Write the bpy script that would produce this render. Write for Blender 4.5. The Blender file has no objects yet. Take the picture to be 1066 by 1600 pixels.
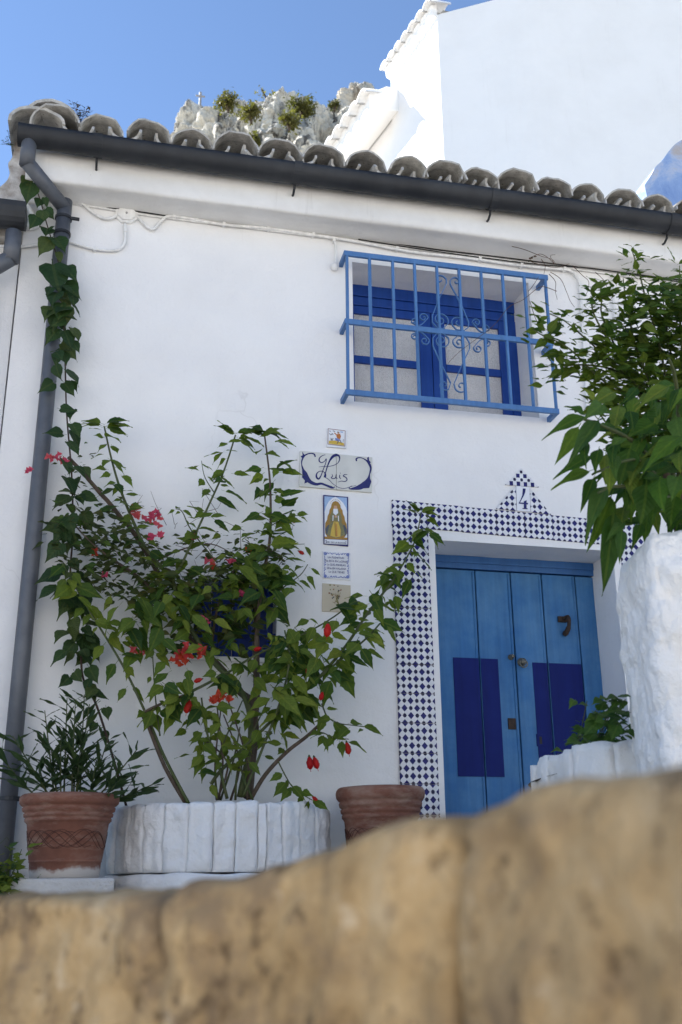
import bpy, bmesh, math, random
from mathutils import Vector, Matrix, noise
R = math.radians
random.seed(7)
sc = bpy.context.scene
col = sc.collection

# ------------------------------------------------------------------ camera, sky, sun, exposure
F_PX, CX, CY = 1652.0, 533.0, 800.0
CAM = Vector((-1.485, -5.215, 0.05))
PITCH, YAW, ROLL = R(19.43), R(12.991), R(-0.509)
FWD = Vector((math.cos(PITCH)*math.sin(YAW), math.cos(PITCH)*math.cos(YAW), math.sin(PITCH)))
RT0 = Vector((math.cos(YAW), -math.sin(YAW), 0)); UP0 = RT0.cross(FWD)
RT = RT0*math.cos(ROLL) + UP0*math.sin(ROLL); UPV = -RT0*math.sin(ROLL) + UP0*math.cos(ROLL)
cd = bpy.data.cameras.new('camera'); cam = bpy.data.objects.new('camera', cd); col.objects.link(cam)
cam.matrix_world = Matrix(((RT.x, UPV.x, -FWD.x, CAM.x), (RT.y, UPV.y, -FWD.y, CAM.y), (RT.z, UPV.z, -FWD.z, CAM.z), (0, 0, 0, 1)))
cd.sensor_fit = 'VERTICAL'; cd.sensor_height = 36; cd.sensor_width = 24; cd.lens = F_PX/1600*36
cd.clip_start = 0.02; cd.clip_end = 2000
cd.dof.use_dof = True; cd.dof.focus_distance = 5.7; cd.dof.aperture_fstop = 4.8
sc.camera = cam

SUN_DIR = Vector((-0.85, 0.53, 0)).normalized()          # horizontal direction towards the sun
SUN_EL = R(42)
w = bpy.data.worlds.new('World'); sc.world = w; w.use_nodes = True
wn = w.node_tree.nodes; wl = w.node_tree.links
sky = wn.new('ShaderNodeTexSky'); sky.sky_type = 'NISHITA'; sky.sun_disc = False
sky.sun_elevation = SUN_EL; sky.sun_rotation = math.atan2(SUN_DIR.x, SUN_DIR.y)
sky.altitude = 700; sky.air_density = 1.0; sky.dust_density = 0.0; sky.ozone_density = 2.0
bg = wn['Background']; bg.inputs['Strength'].default_value = 0.085
wl.new(sky.outputs[0], bg.inputs[0])
sd = bpy.data.lights.new('sun', 'SUN'); sun = bpy.data.objects.new('sun', sd); col.objects.link(sun)
sd.energy = 5.0; sd.angle = R(0.53); sd.color = (1, .95, .87)
sv = (SUN_DIR*math.cos(SUN_EL) + Vector((0, 0, math.sin(SUN_EL))))
sun.rotation_euler = sv.to_track_quat('Z', 'Y').to_euler(); sun.location = (-8, 5, 12)
sc.view_settings.view_transform = 'Standard'; sc.view_settings.look = 'None'
sc.view_settings.gamma = 1; sc.view_settings.use_curve_mapping = False
sc.view_settings.exposure = 1.42
sc.view_settings.use_white_balance = True; sc.view_settings.white_balance_temperature = 6250; sc.view_settings.white_balance_tint = 11

# ------------------------------------------------------------------ measuring helpers (photo pixel -> point on a plane of the place)
def ray(px, py): return RT*((px-CX)/F_PX) - UPV*((py-CY)/F_PX) + FWD
def at(px, py, Y): d = ray(px, py); return CAM + d*((Y-CAM.y)/d.y)
def atz(px, py, Z): d = ray(px, py); return CAM + d*((Z-CAM.z)/d.z)
def atd(px, py, D): return CAM + ray(px, py)*D

# ------------------------------------------------------------------ materials
MATS = {}
def nodes(name, rough=.6, spec=.3):
    m = bpy.data.materials.new(name); m.use_nodes = True
    n = m.node_tree.nodes; l = m.node_tree.links; b = n['Principled BSDF']
    b.inputs['Roughness'].default_value = rough; b.inputs['Specular IOR Level'].default_value = spec
    MATS[name] = m
    return m, n, l, b
def nz(n, l, scale, detail=4, rough=.55, coord='Object', vec=None, dist=0):
    t = n.new('ShaderNodeTexNoise'); t.inputs['Scale'].default_value = scale
    t.inputs['Detail'].default_value = detail; t.inputs['Roughness'].default_value = rough; t.inputs['Distortion'].default_value = dist
    if vec is None:
        tc = n.new('ShaderNodeTexCoord'); vec = tc.outputs[coord]
    l.new(vec, t.inputs['Vector'])
    return t
def ramp(n, l, src, stops):
    r = n.new('ShaderNodeValToRGB'); e = r.color_ramp.elements
    while len(e) < len(stops): e.new(.5)
    for i, (p, c) in enumerate(stops):
        e[i].position = p; e[i].color = (*c, 1) if len(c) == 3 else c
    l.new(src, r.inputs['Fac']); return r
def mixc(n, l, fac, a, b, mode='MIX'):
    x = n.new('ShaderNodeMix'); x.data_type = 'RGBA'; x.blend_type = mode
    for s, v in ((x.inputs['Factor'], fac), (x.inputs['A'], a), (x.inputs['B'], b)):
        if hasattr(v, 'is_linked'): l.new(v, s)
        elif isinstance(v, (int, float)): s.default_value = v
        else: s.default_value = (*v, 1)
    return x.outputs['Result']
def bump(n, l, b, src, strength=.3, dist=.01, prev=None):
    p = n.new('ShaderNodeBump'); p.inputs['Strength'].default_value = strength; p.inputs['Distance'].default_value = dist
    l.new(src, p.inputs['Height'])
    if prev: l.new(prev.outputs[0], p.inputs['Normal'])
    l.new(p.outputs[0], b.inputs['Normal']); return p
def mapped(n, l, sc3, coord='Object'):
    tc = n.new('ShaderNodeTexCoord'); mp = n.new('ShaderNodeMapping'); mp.inputs['Scale'].default_value = sc3
    l.new(tc.outputs[coord], mp.inputs['Vector']); return mp.outputs[0]

def wash(name, base, grime, lump=.35, fine=.25, lumpscale=7, stain=.25, streak=True, patch=1.3, cracks=False):
    m, n, l, b = nodes(name, .85, .15)
    a = nz(n, l, patch, 6, .65); r = ramp(n, l, a.outputs[0], [(.42, (0, 0, 0)), (.75, (1, 1, 1))])
    mul = n.new('ShaderNodeMath'); mul.operation = 'MULTIPLY'; mul.inputs[1].default_value = stain; l.new(r.outputs[0], mul.inputs[0])
    c = mixc(n, l, mul.outputs[0], base, grime)
    if streak:
        s = nz(n, l, 1.0, 5, .7, vec=mapped(n, l, (9, 9, .7)))
        r2 = ramp(n, l, s.outputs[0], [(.60, (0, 0, 0)), (.82, (1, 1, 1))])
        m2 = n.new('ShaderNodeMath'); m2.operation = 'MULTIPLY'; m2.inputs[1].default_value = stain*1.1; l.new(r2.outputs[0], m2.inputs[0])
        c = mixc(n, l, m2.outputs[0], c, grime)
    sp = nz(n, l, 55, 2, .5); r3 = ramp(n, l, sp.outputs[0], [(.74, (0, 0, 0)), (.80, (1, 1, 1))])
    m3 = n.new('ShaderNodeMath'); m3.operation = 'MULTIPLY'; m3.inputs[1].default_value = stain*.9; l.new(r3.outputs[0], m3.inputs[0])
    c = mixc(n, l, m3.outputs[0], c, (grime[0]*.7, grime[1]*.68, grime[2]*.62))
    if cracks:
        wv = nz(n, l, 2.2, 4, .6); tc = n.new('ShaderNodeTexCoord'); va = n.new('ShaderNodeVectorMath'); va.operation = 'MULTIPLY_ADD'
        l.new(wv.outputs[1], va.inputs[0]); va.inputs[1].default_value = (.35, .35, .35); l.new(tc.outputs['Object'], va.inputs[2])
        vo = n.new('ShaderNodeTexVoronoi'); vo.feature = 'DISTANCE_TO_EDGE'; vo.inputs['Scale'].default_value = 1.1; l.new(va.outputs[0], vo.inputs['Vector'])
        rc = ramp(n, l, vo.outputs['Distance'], [(.0, (1, 1, 1)), (.0045, (0, 0, 0))]); mk = ramp(n, l, nz(n, l, 1.7, 2).outputs[0], [(.56, (0, 0, 0)), (.64, (.22, .22, .22))])
        c = mixc(n, l, mixc(n, l, 1.0, rc.outputs[0], mk.outputs[0], 'MULTIPLY'), c, (.40, .38, .36))
        pa = nz(n, l, 2.6, 2, .4); rp_ = ramp(n, l, pa.outputs[0], [(.40, (1, 1, 1)), (.62, (.975, .975, .98))]); c = mixc(n, l, 1.0, c, rp_.outputs[0], 'MULTIPLY')
    l.new(c, b.inputs['Base Color'])
    p = bump(n, l, b, nz(n, l, lumpscale, 5, .55).outputs[0], lump, .03)
    bump(n, l, b, nz(n, l, 90, 4, .6).outputs[0], fine, .004, p)
    return m
wash('facade_wash', (.80, .795, .79), (.58, .56, .53), .5, .45, 6, .13, cracks=True)
wash('cornice_wash', (.78, .775, .76), (.42, .40, .37), .3, .25, 6, .45)
wash('planter_wash', (.79, .785, .775), (.48, .45, .40), .5, .5, 22, .40)
wash('pillar_wash', (.80, .795, .785), (.55, .52, .47), .6, .7, 20, .35, False, 6)
wash('far_wash', (.88, .87, .85), (.66, .64, .61), .3, .25, 4, .22)
wash('old_wash', (.62, .60, .57), (.16, .11, .075), .7, .6, 9, .95, True, 7)
wash('block_wash', (.66, .65, .63), (.36, .34, .31), .5, .9, 40, .5, False)

def paint(name, c, c2, rough=.5, sc1=6, spec=.35, streak=(30, 30, 2), bmp=.15, amt=.6):
    m, n, l, b = nodes(name, rough, spec)
    a = nz(n, l, sc1, 5, .65); r = ramp(n, l, a.outputs[0], [(.38, (0, 0, 0)), (.70, (1, 1, 1))])
    k = n.new('ShaderNodeMath'); k.operation = 'MULTIPLY'; k.inputs[1].default_value = amt; l.new(r.outputs[0], k.inputs[0])
    x = mixc(n, l, k.outputs[0], c, c2)
    s = nz(n, l, 1, 4, .6, vec=mapped(n, l, streak)); r2 = ramp(n, l, s.outputs[0], [(.35, (.86, .86, .86)), (.65, (1.06, 1.06, 1.06))])
    x = mixc(n, l, 1.0, x, r2.outputs[0], 'MULTIPLY')
    l.new(x, b.inputs['Base Color']); bump(n, l, b, s.outputs[0], bmp, .004)
    return m
paint('door_blue', (.034, .135, .325), (.088, .215, .385), .6, 3.6, .25, (30, 30, 2), .3, .85)
paint('door_frame_blue', (.026, .105, .290), (.042, .135, .330), .5, 5)
paint('door_dark_blue', (.0045, .012, .115), (.007, .018, .140), .6, 8, .15)
paint('window_blue', (.010, .048, .250), (.018, .070, .290), .5, 6, .25)
paint('grille_blue', (.066, .165, .375), (.098, .212, .420), .55, 14)
paint('shutter_blue', (.012, .035, .22), (.015, .05, .26), .5, 8)
paint('gutter_zinc', (.014, .016, .020), (.038, .041, .046), .55, 3, .35, (14, 2, 4), .1, .8)
paint('pipe_zinc', (.080, .088, .105), (.145, .153, .170), .45, 4, .4, (10, 10, 1.5), .1, .8)
paint('conduit_white', (.80, .80, .79), (.68, .67, .65), .5, 12)
paint('black_cable', (.012, .012, .013), (.02, .02, .02), .6, 12)
paint('rust_iron', (.030, .022, .018), (.075, .042, .026), .75, 40, .3, (30, 30, 30), .5)
paint('brass', (.10, .10, .085), (.19, .18, .14), .35, 40, .5)
paint('tile_joint', (.55, .54, .52), (.42, .40, .37), .8, 30)
paint('plaque_white', (.64, .635, .59), (.56, .55, .50), .22, 9, .5, (3, 3, 3), .02, .4)
paint('plaque_cream', (.52, .47, .36), (.44, .38, .28), .25, 12, .5, (3, 3, 3), .02)
paint('glaze_white', (.76, .77, .80), (.66, .67, .70), .15, 12, .6, (3, 3, 3), .02, .4)
paint('ink_navy', (.018, .016, .11), (.03, .03, .15), .2, 30, .5, (3, 3, 3), .02)
paint('ink_blue', (.13, .17, .42), (.30, .36, .60), .2, 60, .5, (3, 3, 3), .02)
paint('ink_skyblue', (.35, .47, .66), (.20, .30, .55), .2, 120, .5, (3, 3, 3), .02)
paint('ink_gold', (.36, .20, .025), (.22, .11, .015), .2, 150, .5, (3, 3, 3), .02)
paint('ink_yellow', (.62, .42, .05), (.46, .34, .08), .2, 160, .5, (3, 3, 3), .02)
paint('ink_olive', (.16, .15, .06), (.30, .27, .10), .2, 170, .5, (3, 3, 3), .02)
paint('ink_slate', (.06, .07, .09), (.12, .12, .10), .2, 150, .5, (3, 3, 3), .02)
paint('ink_orange', (.45, .16, .03), (.36, .10, .02), .2, 100, .5, (3, 3, 3), .02)
paint('ink_brown', (.20, .08, .05), (.30, .16, .08), .25, 90, .5, (3, 3, 3), .02)
paint('ink_skin', (.55, .33, .20), (.5, .3, .18), .25, 90, .5, (3, 3, 3), .02)
paint('metal_grey', (.30, .30, .31), (.24, .24, .25), .5, 12)
paint('bark', (.085, .062, .045), (.15, .12, .095), .85, 30, .15, (60, 60, 8), .6)
paint('green_stem', (.060, .085, .025), (.10, .09, .045), .6, 30, .3, (40, 40, 8), .2)
paint('dark_stem', (.045, .026, .020), (.08, .05, .035), .7, 30, .3, (40, 40, 8), .3)
paint('dry_twig', (.10, .055, .03), (.06, .04, .028), .8, 30)
paint('soil', (.05, .035, .025), (.09, .065, .045), .95, 20, .1, (20, 20, 20), 1)

def m_glass():
    m, n, l, b = nodes('frosted_pane', .32, .5)
    v = n.new('ShaderNodeTexVoronoi'); v.inputs['Scale'].default_value = 170
    tc = n.new('ShaderNodeTexCoord'); l.new(tc.outputs['Object'], v.inputs['Vector'])
    r = ramp(n, l, v.outputs['Distance'], [(.05, (.30, .30, .30)), (.45, (.68, .67, .66))])
    a = nz(n, l, 2.2, 3); r2 = ramp(n, l, a.outputs[0], [(.3, (.72, .72, .74)), (.7, (1, 1, 1))])
    l.new(mixc(n, l, 1.0, r.outputs[0], r2.outputs[0], 'MULTIPLY'), b.inputs['Base Color'])
    bump(n, l, b, v.outputs['Distance'], .9, .004)
m_glass()

def m_tile(name, rot45=False):
    """glazed tile: diamonds and eight-pointed stars on a lattice given by the UV map (one unit per lattice step)"""
    m, n, l, b = nodes(name, .38, .2)
    tc = n.new('ShaderNodeTexCoord'); sx = n.new('ShaderNodeSeparateXYZ'); l.new(tc.outputs['UV'], sx.inputs[0])
    def M(op, a, c=None, d=None):
        k = n.new('ShaderNodeMath'); k.operation = op
        for i, v in enumerate((a, c, d)):
            if v is None: continue
            if hasattr(v, 'is_linked'): l.new(v, k.inputs[i])
            else: k.inputs[i].default_value = v
        return k.outputs[0]
    u, v = sx.outputs[0], sx.outputs[1]
    iu, iv = M('ROUND', u), M('ROUND', v)
    du, dv = M('ABSOLUTE', M('SUBTRACT', u, iu)), M('ABSOLUTE', M('SUBTRACT', v, iv))
    par = M('MODULO', M('ADD', M('ADD', iu, iv), 200.0), 2.0)            # 1 = diamond, 0 = star
    par = M('GREATER_THAN', par, .5)
    l1 = M('ADD', du, dv); mx = M('MAXIMUM', du, dv)
    dia = M('LESS_THAN', l1, .50)
    star = M('MAXIMUM', M('LESS_THAN', mx, .235), M('LESS_THAN', l1, .33))
    neck = M('MULTIPLY', M('LESS_THAN', M('MINIMUM', du, dv), .035), M('LESS_THAN', mx, .36))
    star = M('MAXIMUM', star, neck)
    dm = M('MULTIPLY', dia, par); sm = M('MULTIPLY', star, M('SUBTRACT', 1.0, par))
    a = nz(n, l, 25, 3); r = ramp(n, l, a.outputs[0], [(.3, (.62, .63, .66)), (.7, (.75, .755, .775))])
    a2 = nz(n, l, 60, 3); r2 = ramp(n, l, a2.outputs[0], [(.3, (.010, .011, .085)), (.72, (.022, .024, .17))])
    c = mixc(n, l, dm, r.outputs[0], r2.outputs[0]); c = mixc(n, l, sm, c, (.014, .014, .055))
    l.new(c, b.inputs['Base Color'])
    bump(n, l, b, a.outputs[0], .04, .004)
m_tile('pattern_tile')

def m_leaf(name, c1, c2, c3, trans=.3, rough=.55, vein=.10, spec=.2):
    m, n, l, b = nodes(name, rough, spec)
    oi = n.new('ShaderNodeObjectInfo'); r = ramp(n, l, oi.outputs['Random'], [(0, c1), (.55, c2), (1, c3)])
    a = nz(n, l, 6, 3, .6); r2 = ramp(n, l, a.outputs[0], [(.25, (.72, .74, .70)), (.75, (1.22, 1.2, 1.1))])
    c = mixc(n, l, 1.0, r.outputs[0], r2.outputs[0], 'MULTIPLY')
    tc = n.new('ShaderNodeTexCoord'); sx = n.new('ShaderNodeSeparateXYZ'); l.new(tc.outputs['UV'], sx.inputs[0])
    # midrib and side veins from the leaf's own UV
    ab = n.new('ShaderNodeMath'); ab.operation = 'ABSOLUTE'; l.new(sx.outputs[0], ab.inputs[0])
    mr = n.new('ShaderNodeMath'); mr.operation = 'LESS_THAN'; mr.inputs[1].default_value = vein; l.new(ab.outputs[0], mr.inputs[0])
    sv_ = n.new('ShaderNodeMath'); sv_.operation = 'MULTIPLY_ADD'; sv_.inputs[1].default_value = -.35
    l.new(ab.outputs[0], sv_.inputs[0]); l.new(sx.outputs[1], sv_.inputs[2])
    fr = n.new('ShaderNodeMath'); fr.operation = 'MULTIPLY'; fr.inputs[1].default_value = 44; l.new(sv_.outputs[0], fr.inputs[0])
    sn = n.new('ShaderNodeMath'); sn.operation = 'SINE'; l.new(fr.outputs[0], sn.inputs[0])
    k = n.new('ShaderNodeMath'); k.operation = 'MULTIPLY'; k.inputs[1].default_value = .16; l.new(mr.outputs[0], k.inputs[0])
    c = mixc(n, l, k.outputs[0], c, (c3[0]*2.2, c3[1]*1.8, c3[2]*1.8))
    l.new(c, b.inputs['Base Color'])
    p = n.new('ShaderNodeBump'); p.inputs['Strength'].default_value = .25; p.inputs['Distance'].default_value = .003
    l.new(sn.outputs[0], p.inputs['Height']); l.new(p.outputs[0], b.inputs['Normal'])
    t = n.new('ShaderNodeBsdfTranslucent'); tcx = mixc(n, l, 1.0, c, (1.5, 1.7, .6), 'MULTIPLY'); l.new(tcx, t.inputs['Color'])
    mx = n.new('ShaderNodeMixShader'); mx.inputs[0].default_value = trans
    l.new(b.outputs[0], mx.inputs[1]); l.new(t.outputs[0], mx.inputs[2]); l.new(mx.outputs[0], n['Material Output'].inputs['Surface'])
m_leaf('leaf_shrub', (.026, .060, .014), (.050, .098, .018), (.145, .190, .024), .38)
m_leaf('leaf_vine', (.020, .044, .017), (.030, .062, .020), (.058, .080, .024), .22)
m_leaf('leaf_bougain', (.030, .044, .014), (.050, .066, .018), (.085, .085, .024))
m_leaf('leaf_oleander', (.030, .058, .026), (.042, .075, .032), (.060, .095, .035), .15)
m_leaf('leaf_big', (.022, .058, .009), (.042, .098, .013), (.095, .160, .020), .38)
m_leaf('leaf_small', (.028, .058, .012), (.052, .095, .016), (.11, .155, .022), .38)
m_leaf('leaf_lime', (.075, .120, .018), (.11, .16, .022), (.17, .20, .03), .3)
m_leaf('leaf_low', (.030, .070, .016), (.050, .105, .022), (.075, .135, .026), .3)
m_leaf('leaf_rockshrub', (.075, .080, .028), (.11, .108, .036), (.15, .138, .055), .3)
m_leaf('leaf_weed', (.10, .05, .04), (.06, .05, .03), (.09, .07, .03), .2)
m_leaf('petal_red', (.42, .010, .012), (.50, .018, .018), (.55, .03, .02), .3, .4, .0)
m_leaf('petal_pink', (.50, .055, .16), (.56, .075, .17), (.60, .10, .14), .4, .5, .0)
m_leaf('petal_orange', (.42, .045, .025), (.48, .06, .03), (.50, .05, .06), .35, .5, .0)

def m_rooftile():
    m, n, l, b = nodes('roof_tile', .9, .15)
    a = nz(n, l, 9, 7, .7); r = ramp(n, l, a.outputs[0], [(.30, (.12, .115, .11)), (.43, (.32, .315, .30)), (.57, (.50, .49, .47)), (.72, (.66, .645, .61))])
    s = nz(n, l, 38, 4, .7); r2 = ramp(n, l, s.outputs[0], [(.60, (0, 0, 0)), (.70, (1, 1, 1))])
    oi = n.new('ShaderNodeObjectInfo'); ro = ramp(n, l, oi.outputs['Random'], [(0, (.55, .54, .53)), (.5, (.85, .84, .82)), (1, (1.1, 1.09, 1.05))])
    l.new(mixc(n, l, 1.0, mixc(n, l, r2.outputs[0], r.outputs[0], (.06, .055, .05)), ro.outputs[0], 'MULTIPLY'), b.inputs['Base Color'])
    p = bump(n, l, b, a.outputs[0], .5, .01); bump(n, l, b, s.outputs[0], .5, .004, p)
m_rooftile()
def m_terracotta():
    m, n, l, b = nodes('terracotta', .78, .25)
    a = nz(n, l, 5, 6, .65); r = ramp(n, l, a.outputs[0], [(.3, (.14, .058, .040)), (.55, (.215, .092, .060)), (.75, (.29, .165, .120))])
    s = nz(n, l, 1, 6, .7, vec=mapped(n, l, (4, 4, 14))); r2 = ramp(n, l, s.outputs[0], [(.48, (0, 0, 0)), (.68, (.75, .75, .75))])
    c = mixc(n, l, r2.outputs[0], r.outputs[0], (.34, .235, .18))
    tc = n.new('ShaderNodeTexCoord'); sx = n.new('ShaderNodeSeparateXYZ'); l.new(tc.outputs['Object'], sx.inputs[0])
    w2 = nz(n, l, 7, 7, .75)                                             # limewash splashed round the foot
    ad = n.new('ShaderNodeMath'); ad.operation = 'MULTIPLY_ADD'; ad.inputs[1].default_value = .10; l.new(w2.outputs[0], ad.inputs[0]); ad.inputs[2].default_value = -.008
    lt = n.new('ShaderNodeMath'); lt.operation = 'SUBTRACT'; l.new(ad.outputs[0], lt.inputs[0]); l.new(sx.outputs[2], lt.inputs[1])
    rl = ramp(n, l, lt.outputs[0], [(.0, (0, 0, 0)), (.016, (.85, .85, .85))])
    c = mixc(n, l, rl.outputs[0], c, (.56, .53, .48))
    sp = nz(n, l, 70, 2); r3 = ramp(n, l, sp.outputs[0], [(.77, (0, 0, 0)), (.8, (1, 1, 1))])
    c = mixc(n, l, r3.outputs[0], c, (.55, .52, .48))
    l.new(c, b.inputs['Base Color']); bump(n, l, b, nz(n, l, 60, 4, .6).outputs[0], .25, .004)
m_terracotta()
paint('tile_rim', (.50, .49, .46), (.20, .195, .185), .9, 40, .15)
paint('pot_groove', (.075, .030, .022), (.10, .04, .03), .8, 30)
def m_fore():
    m, n, l, b = nodes('sandstone', .92, .12)
    a = nz(n, l, 11, 6, .7); r = ramp(n, l, a.outputs[0], [(.30, (.14, .095, .050)), (.43, (.32, .228, .120)), (.57, (.43, .318, .175)), (.72, (.50, .405, .27))])
    s = nz(n, l, 1, 5, .7, vec=mapped(n, l, (30, 30, 22))); r2 = ramp(n, l, s.outputs[0], [(.57, (0, 0, 0)), (.66, (.85, .85, .85))])
    c = mixc(n, l, r2.outputs[0], r.outputs[0], (.12, .085, .052))
    g = nz(n, l, 8, 5, .7); rg_ = ramp(n, l, g.outputs[0], [(.48, (0, 0, 0)), (.60, (.8, .8, .8))]); c = mixc(n, l, rg_.outputs[0], c, (.20, .15, .10))
    t = nz(n, l, 26, 3, .6); r3 = ramp(n, l, t.outputs[0], [(.65, (0, 0, 0)), (.75, (.55, .55, .55))])
    c = mixc(n, l, r3.outputs[0], c, (.58, .50, .38))
    pt_ = nz(n, l, 38, 4, .65); r5 = ramp(n, l, pt_.outputs[0], [(.59, (0, 0, 0)), (.70, (.75, .75, .75))]); c = mixc(n, l, r5.outputs[0], c, (.075, .052, .032))
    oi = n.new('ShaderNodeObjectInfo'); r4 = ramp(n, l, oi.outputs['Random'], [(0, (.86, .86, .9)), (1, (1.12, 1.05, .95))])
    c = mixc(n, l, 1.0, c, r4.outputs[0], 'MULTIPLY')
    l.new(c, b.inputs['Base Color']); p = bump(n, l, b, s.outputs[0], .8, .012); bump(n, l, b, nz(n, l, 90, 4, .6).outputs[0], .6, .004, p)
m_fore()
def m_rock():
    m, n, l, b = nodes('limestone', .95, .1)
    a = nz(n, l, .45, 8, .7, dist=.4); r = ramp(n, l, a.outputs[0], [(.30, (.14, .13, .115)), (.40, (.46, .44, .39)), (.53, (.70, .67, .59)), (.8, (.80, .76, .66))])
    s = nz(n, l, 1, 6, .7, vec=mapped(n, l, (1.6, 1.6, .16))); r2 = ramp(n, l, s.outputs[0], [(.50, (0, 0, 0)), (.61, (.95, .95, .95))])
    c = mixc(n, l, r2.outputs[0], r.outputs[0], (.075, .073, .070))
    o = nz(n, l, .25, 3); r3 = ramp(n, l, o.outputs[0], [(.60, (0, 0, 0)), (.72, (.5, .5, .5))]); c = mixc(n, l, r3.outputs[0], c, (.42, .29, .16))
    l.new(c, b.inputs['Base Color']); p = bump(n, l, b, a.outputs[0], .9, .5); bump(n, l, b, nz(n, l, 3, 6, .7).outputs[0], .8, .12, p)
m_rock()
def m_bluewall():
    m, n, l, b = nodes('blue_limewash', .9, .12)
    a = nz(n, l, 3.0, 6, .7, dist=.8); r = ramp(n, l, a.outputs[0], [(.30, (.15, .25, .50)), (.47, (.26, .37, .60)), (.58, (.40, .47, .62)), (.68, (.42, .38, .36)), (.78, (.33, .40, .58))])
    l.new(r.outputs[0], b.inputs['Base Color']); p = bump(n, l, b, a.outputs[0], .5, .03); bump(n, l, b, nz(n, l, 30, 5).outputs[0], .6, .01, p)
m_bluewall()
def m_ground(name, c1, c2, sc1):
    m, n, l, b = nodes(name, .92, .15)
    a = nz(n, l, sc1, 7, .7); r = ramp(n, l, a.outputs[0], [(.3, c1), (.7, c2)]); l.new(r.outputs[0], b.inputs['Base Color'])
    bump(n, l, b, nz(n, l, sc1*9, 5, .7).outputs[0], .5, .01)
m_ground('paving', (.34, .31, .27), (.46, .42, .37), 1.2)
m_ground('lower_ground', (.38, .35, .30), (.50, .46, .40), .4)
m_ground('mortar', (.30, .25, .18), (.40, .34, .26), 6)

# ------------------------------------------------------------------ mesh helpers
class MB:
    def __init__(s): s.v = []; s.f = []; s.m = []; s.uv = {}
    def add(s, vs, fs, mat=0):
        o = len(s.v); s.v += [tuple(v) for v in vs]
        for f in fs: s.f.append([i+o for i in f]); s.m.append(mat)
    def box(s, lo, hi, mat=0, M=None):
        vs = [Vector((x, y, z)) for x in (lo[0], hi[0]) for y in (lo[1], hi[1]) for z in (lo[2], hi[2])]
        if M: vs = [M @ v for v in vs]
        s.add(vs, [(0, 1, 3, 2), (4, 6, 7, 5), (0, 4, 5, 1), (2, 3, 7, 6), (0, 2, 6, 4), (1, 5, 7, 3)], mat)
    def tube(s, pts, r, n=8, mat=0, cap=True):
        pts = [Vector(p) for p in pts]; k = len(pts); rs = r if isinstance(r, (list, tuple)) else [r]*k
        vs = []; prev = None
        for i, p in enumerate(pts):
            t = (pts[min(i+1, k-1)]-pts[max(i-1, 0)]).normalized()
            if prev is None: a = t.orthogonal().normalized()
            else:
                a = prev - t*prev.dot(t); a = a.normalized() if a.length > 1e-6 else t.orthogonal().normalized()
            prev = a; b = t.cross(a)
            vs += [p + (a*math.cos(6.28318*j/n) + b*math.sin(6.28318*j/n))*rs[i] for j in range(n)]
        fs = [(i*n+j, i*n+(j+1) % n, (i+1)*n+(j+1) % n, (i+1)*n+j) for i in range(k-1) for j in range(n)]
        if cap: fs += [tuple(range(n))[::-1], tuple((k-1)*n+j for j in range(n))]
        s.add(vs, fs, mat)
    def lathe(s, prof, c=(0, 0, 0), n=32, mat=0, cap=False):
        vs = [(c[0]+r*math.cos(6.28318*j/n), c[1]+r*math.sin(6.28318*j/n), c[2]+z) for r, z in prof for j in range(n)]
        k = len(prof); fs = [(i*n+j, i*n+(j+1) % n, (i+1)*n+(j+1) % n, (i+1)*n+j) for i in range(k-1) for j in range(n)]
        if cap: fs += [tuple(range(n))[::-1], tuple((k-1)*n+j for j in range(n))]
        s.add(vs, fs, mat)
    def prism(s, poly, off, mat=0):
        """poly: 3-D loop; off: extrusion vector"""
        n = len(poly); vs = [Vector(p) for p in poly] + [Vector(p)+Vector(off) for p in poly]
        fs = [tuple(range(n)), tuple(range(2*n-1, n-1, -1))] + [(i, (i+1) % n, n+(i+1) % n, n+i) for i in range(n)]
        s.add(vs, fs, mat)
    def flat(s, poly, mat=0): s.add(poly, [tuple(range(len(poly)))], mat)
    def ribbon(s, pts, ws, Y, mat=0):
        """flat painted stroke in a plane y = Y; pts (x, z)"""
        P = [Vector((p[0], p[1])) for p in pts]; k = len(P); vs = []
        ws = ws if isinstance(ws, (list, tuple)) else [ws]*k
        for i in range(k):
            t = (P[min(i+1, k-1)]-P[max(i-1, 0)]).normalized(); nn = Vector((-t.y, t.x))*ws[i]*.5
            vs += [(P[i].x+nn.x, Y, P[i].y+nn.y), (P[i].x-nn.x, Y, P[i].y-nn.y)]
        s.add(vs, [(2*i, 2*i+1, 2*i+3, 2*i+2) for i in range(k-1)], mat)
    def build(s, name, mats, parent=None, smooth=False, bevel=0, fixn=True):
        me = bpy.data.meshes.new(name); me.from_pydata(s.v, [], s.f); me.update()
        if isinstance(mats, str): mats = [mats]
        for m in mats: me.materials.append(MATS[m])
        for p, mi in zip(me.polygons, s.m): p.material_index = mi
        if fixn or bevel:
            bm = bmesh.new(); bm.from_mesh(me)
            if fixn: bmesh.ops.recalc_face_normals(bm, faces=bm.faces)
            if bevel: bmesh.ops.bevel(bm, geom=bm.edges[:], offset=bevel, segments=2, affect='EDGES', profile=.6)
            bm.to_mesh(me); bm.free()
        if smooth: me.shade_smooth()
        return link(name, me, parent)
def link(name, me, parent=None):
    o = bpy.data.objects.new(name, me); col.objects.link(o); o.parent = parent; return o
def tag(o, label=None, cat=None, group=None, kind=None):
    for k, v in (('label', label), ('category', cat), ('group', group), ('kind', kind)):
        if v: o[k] = v
    return o
def thing(name, loc=(0, 0, 0)):
    """an Empty at the thing's base; its parts are built in world space and keep their place"""
    o = bpy.data.objects.new(name, None); col.objects.link(o); o.empty_display_size = .1; o.location = loc; return o
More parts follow.
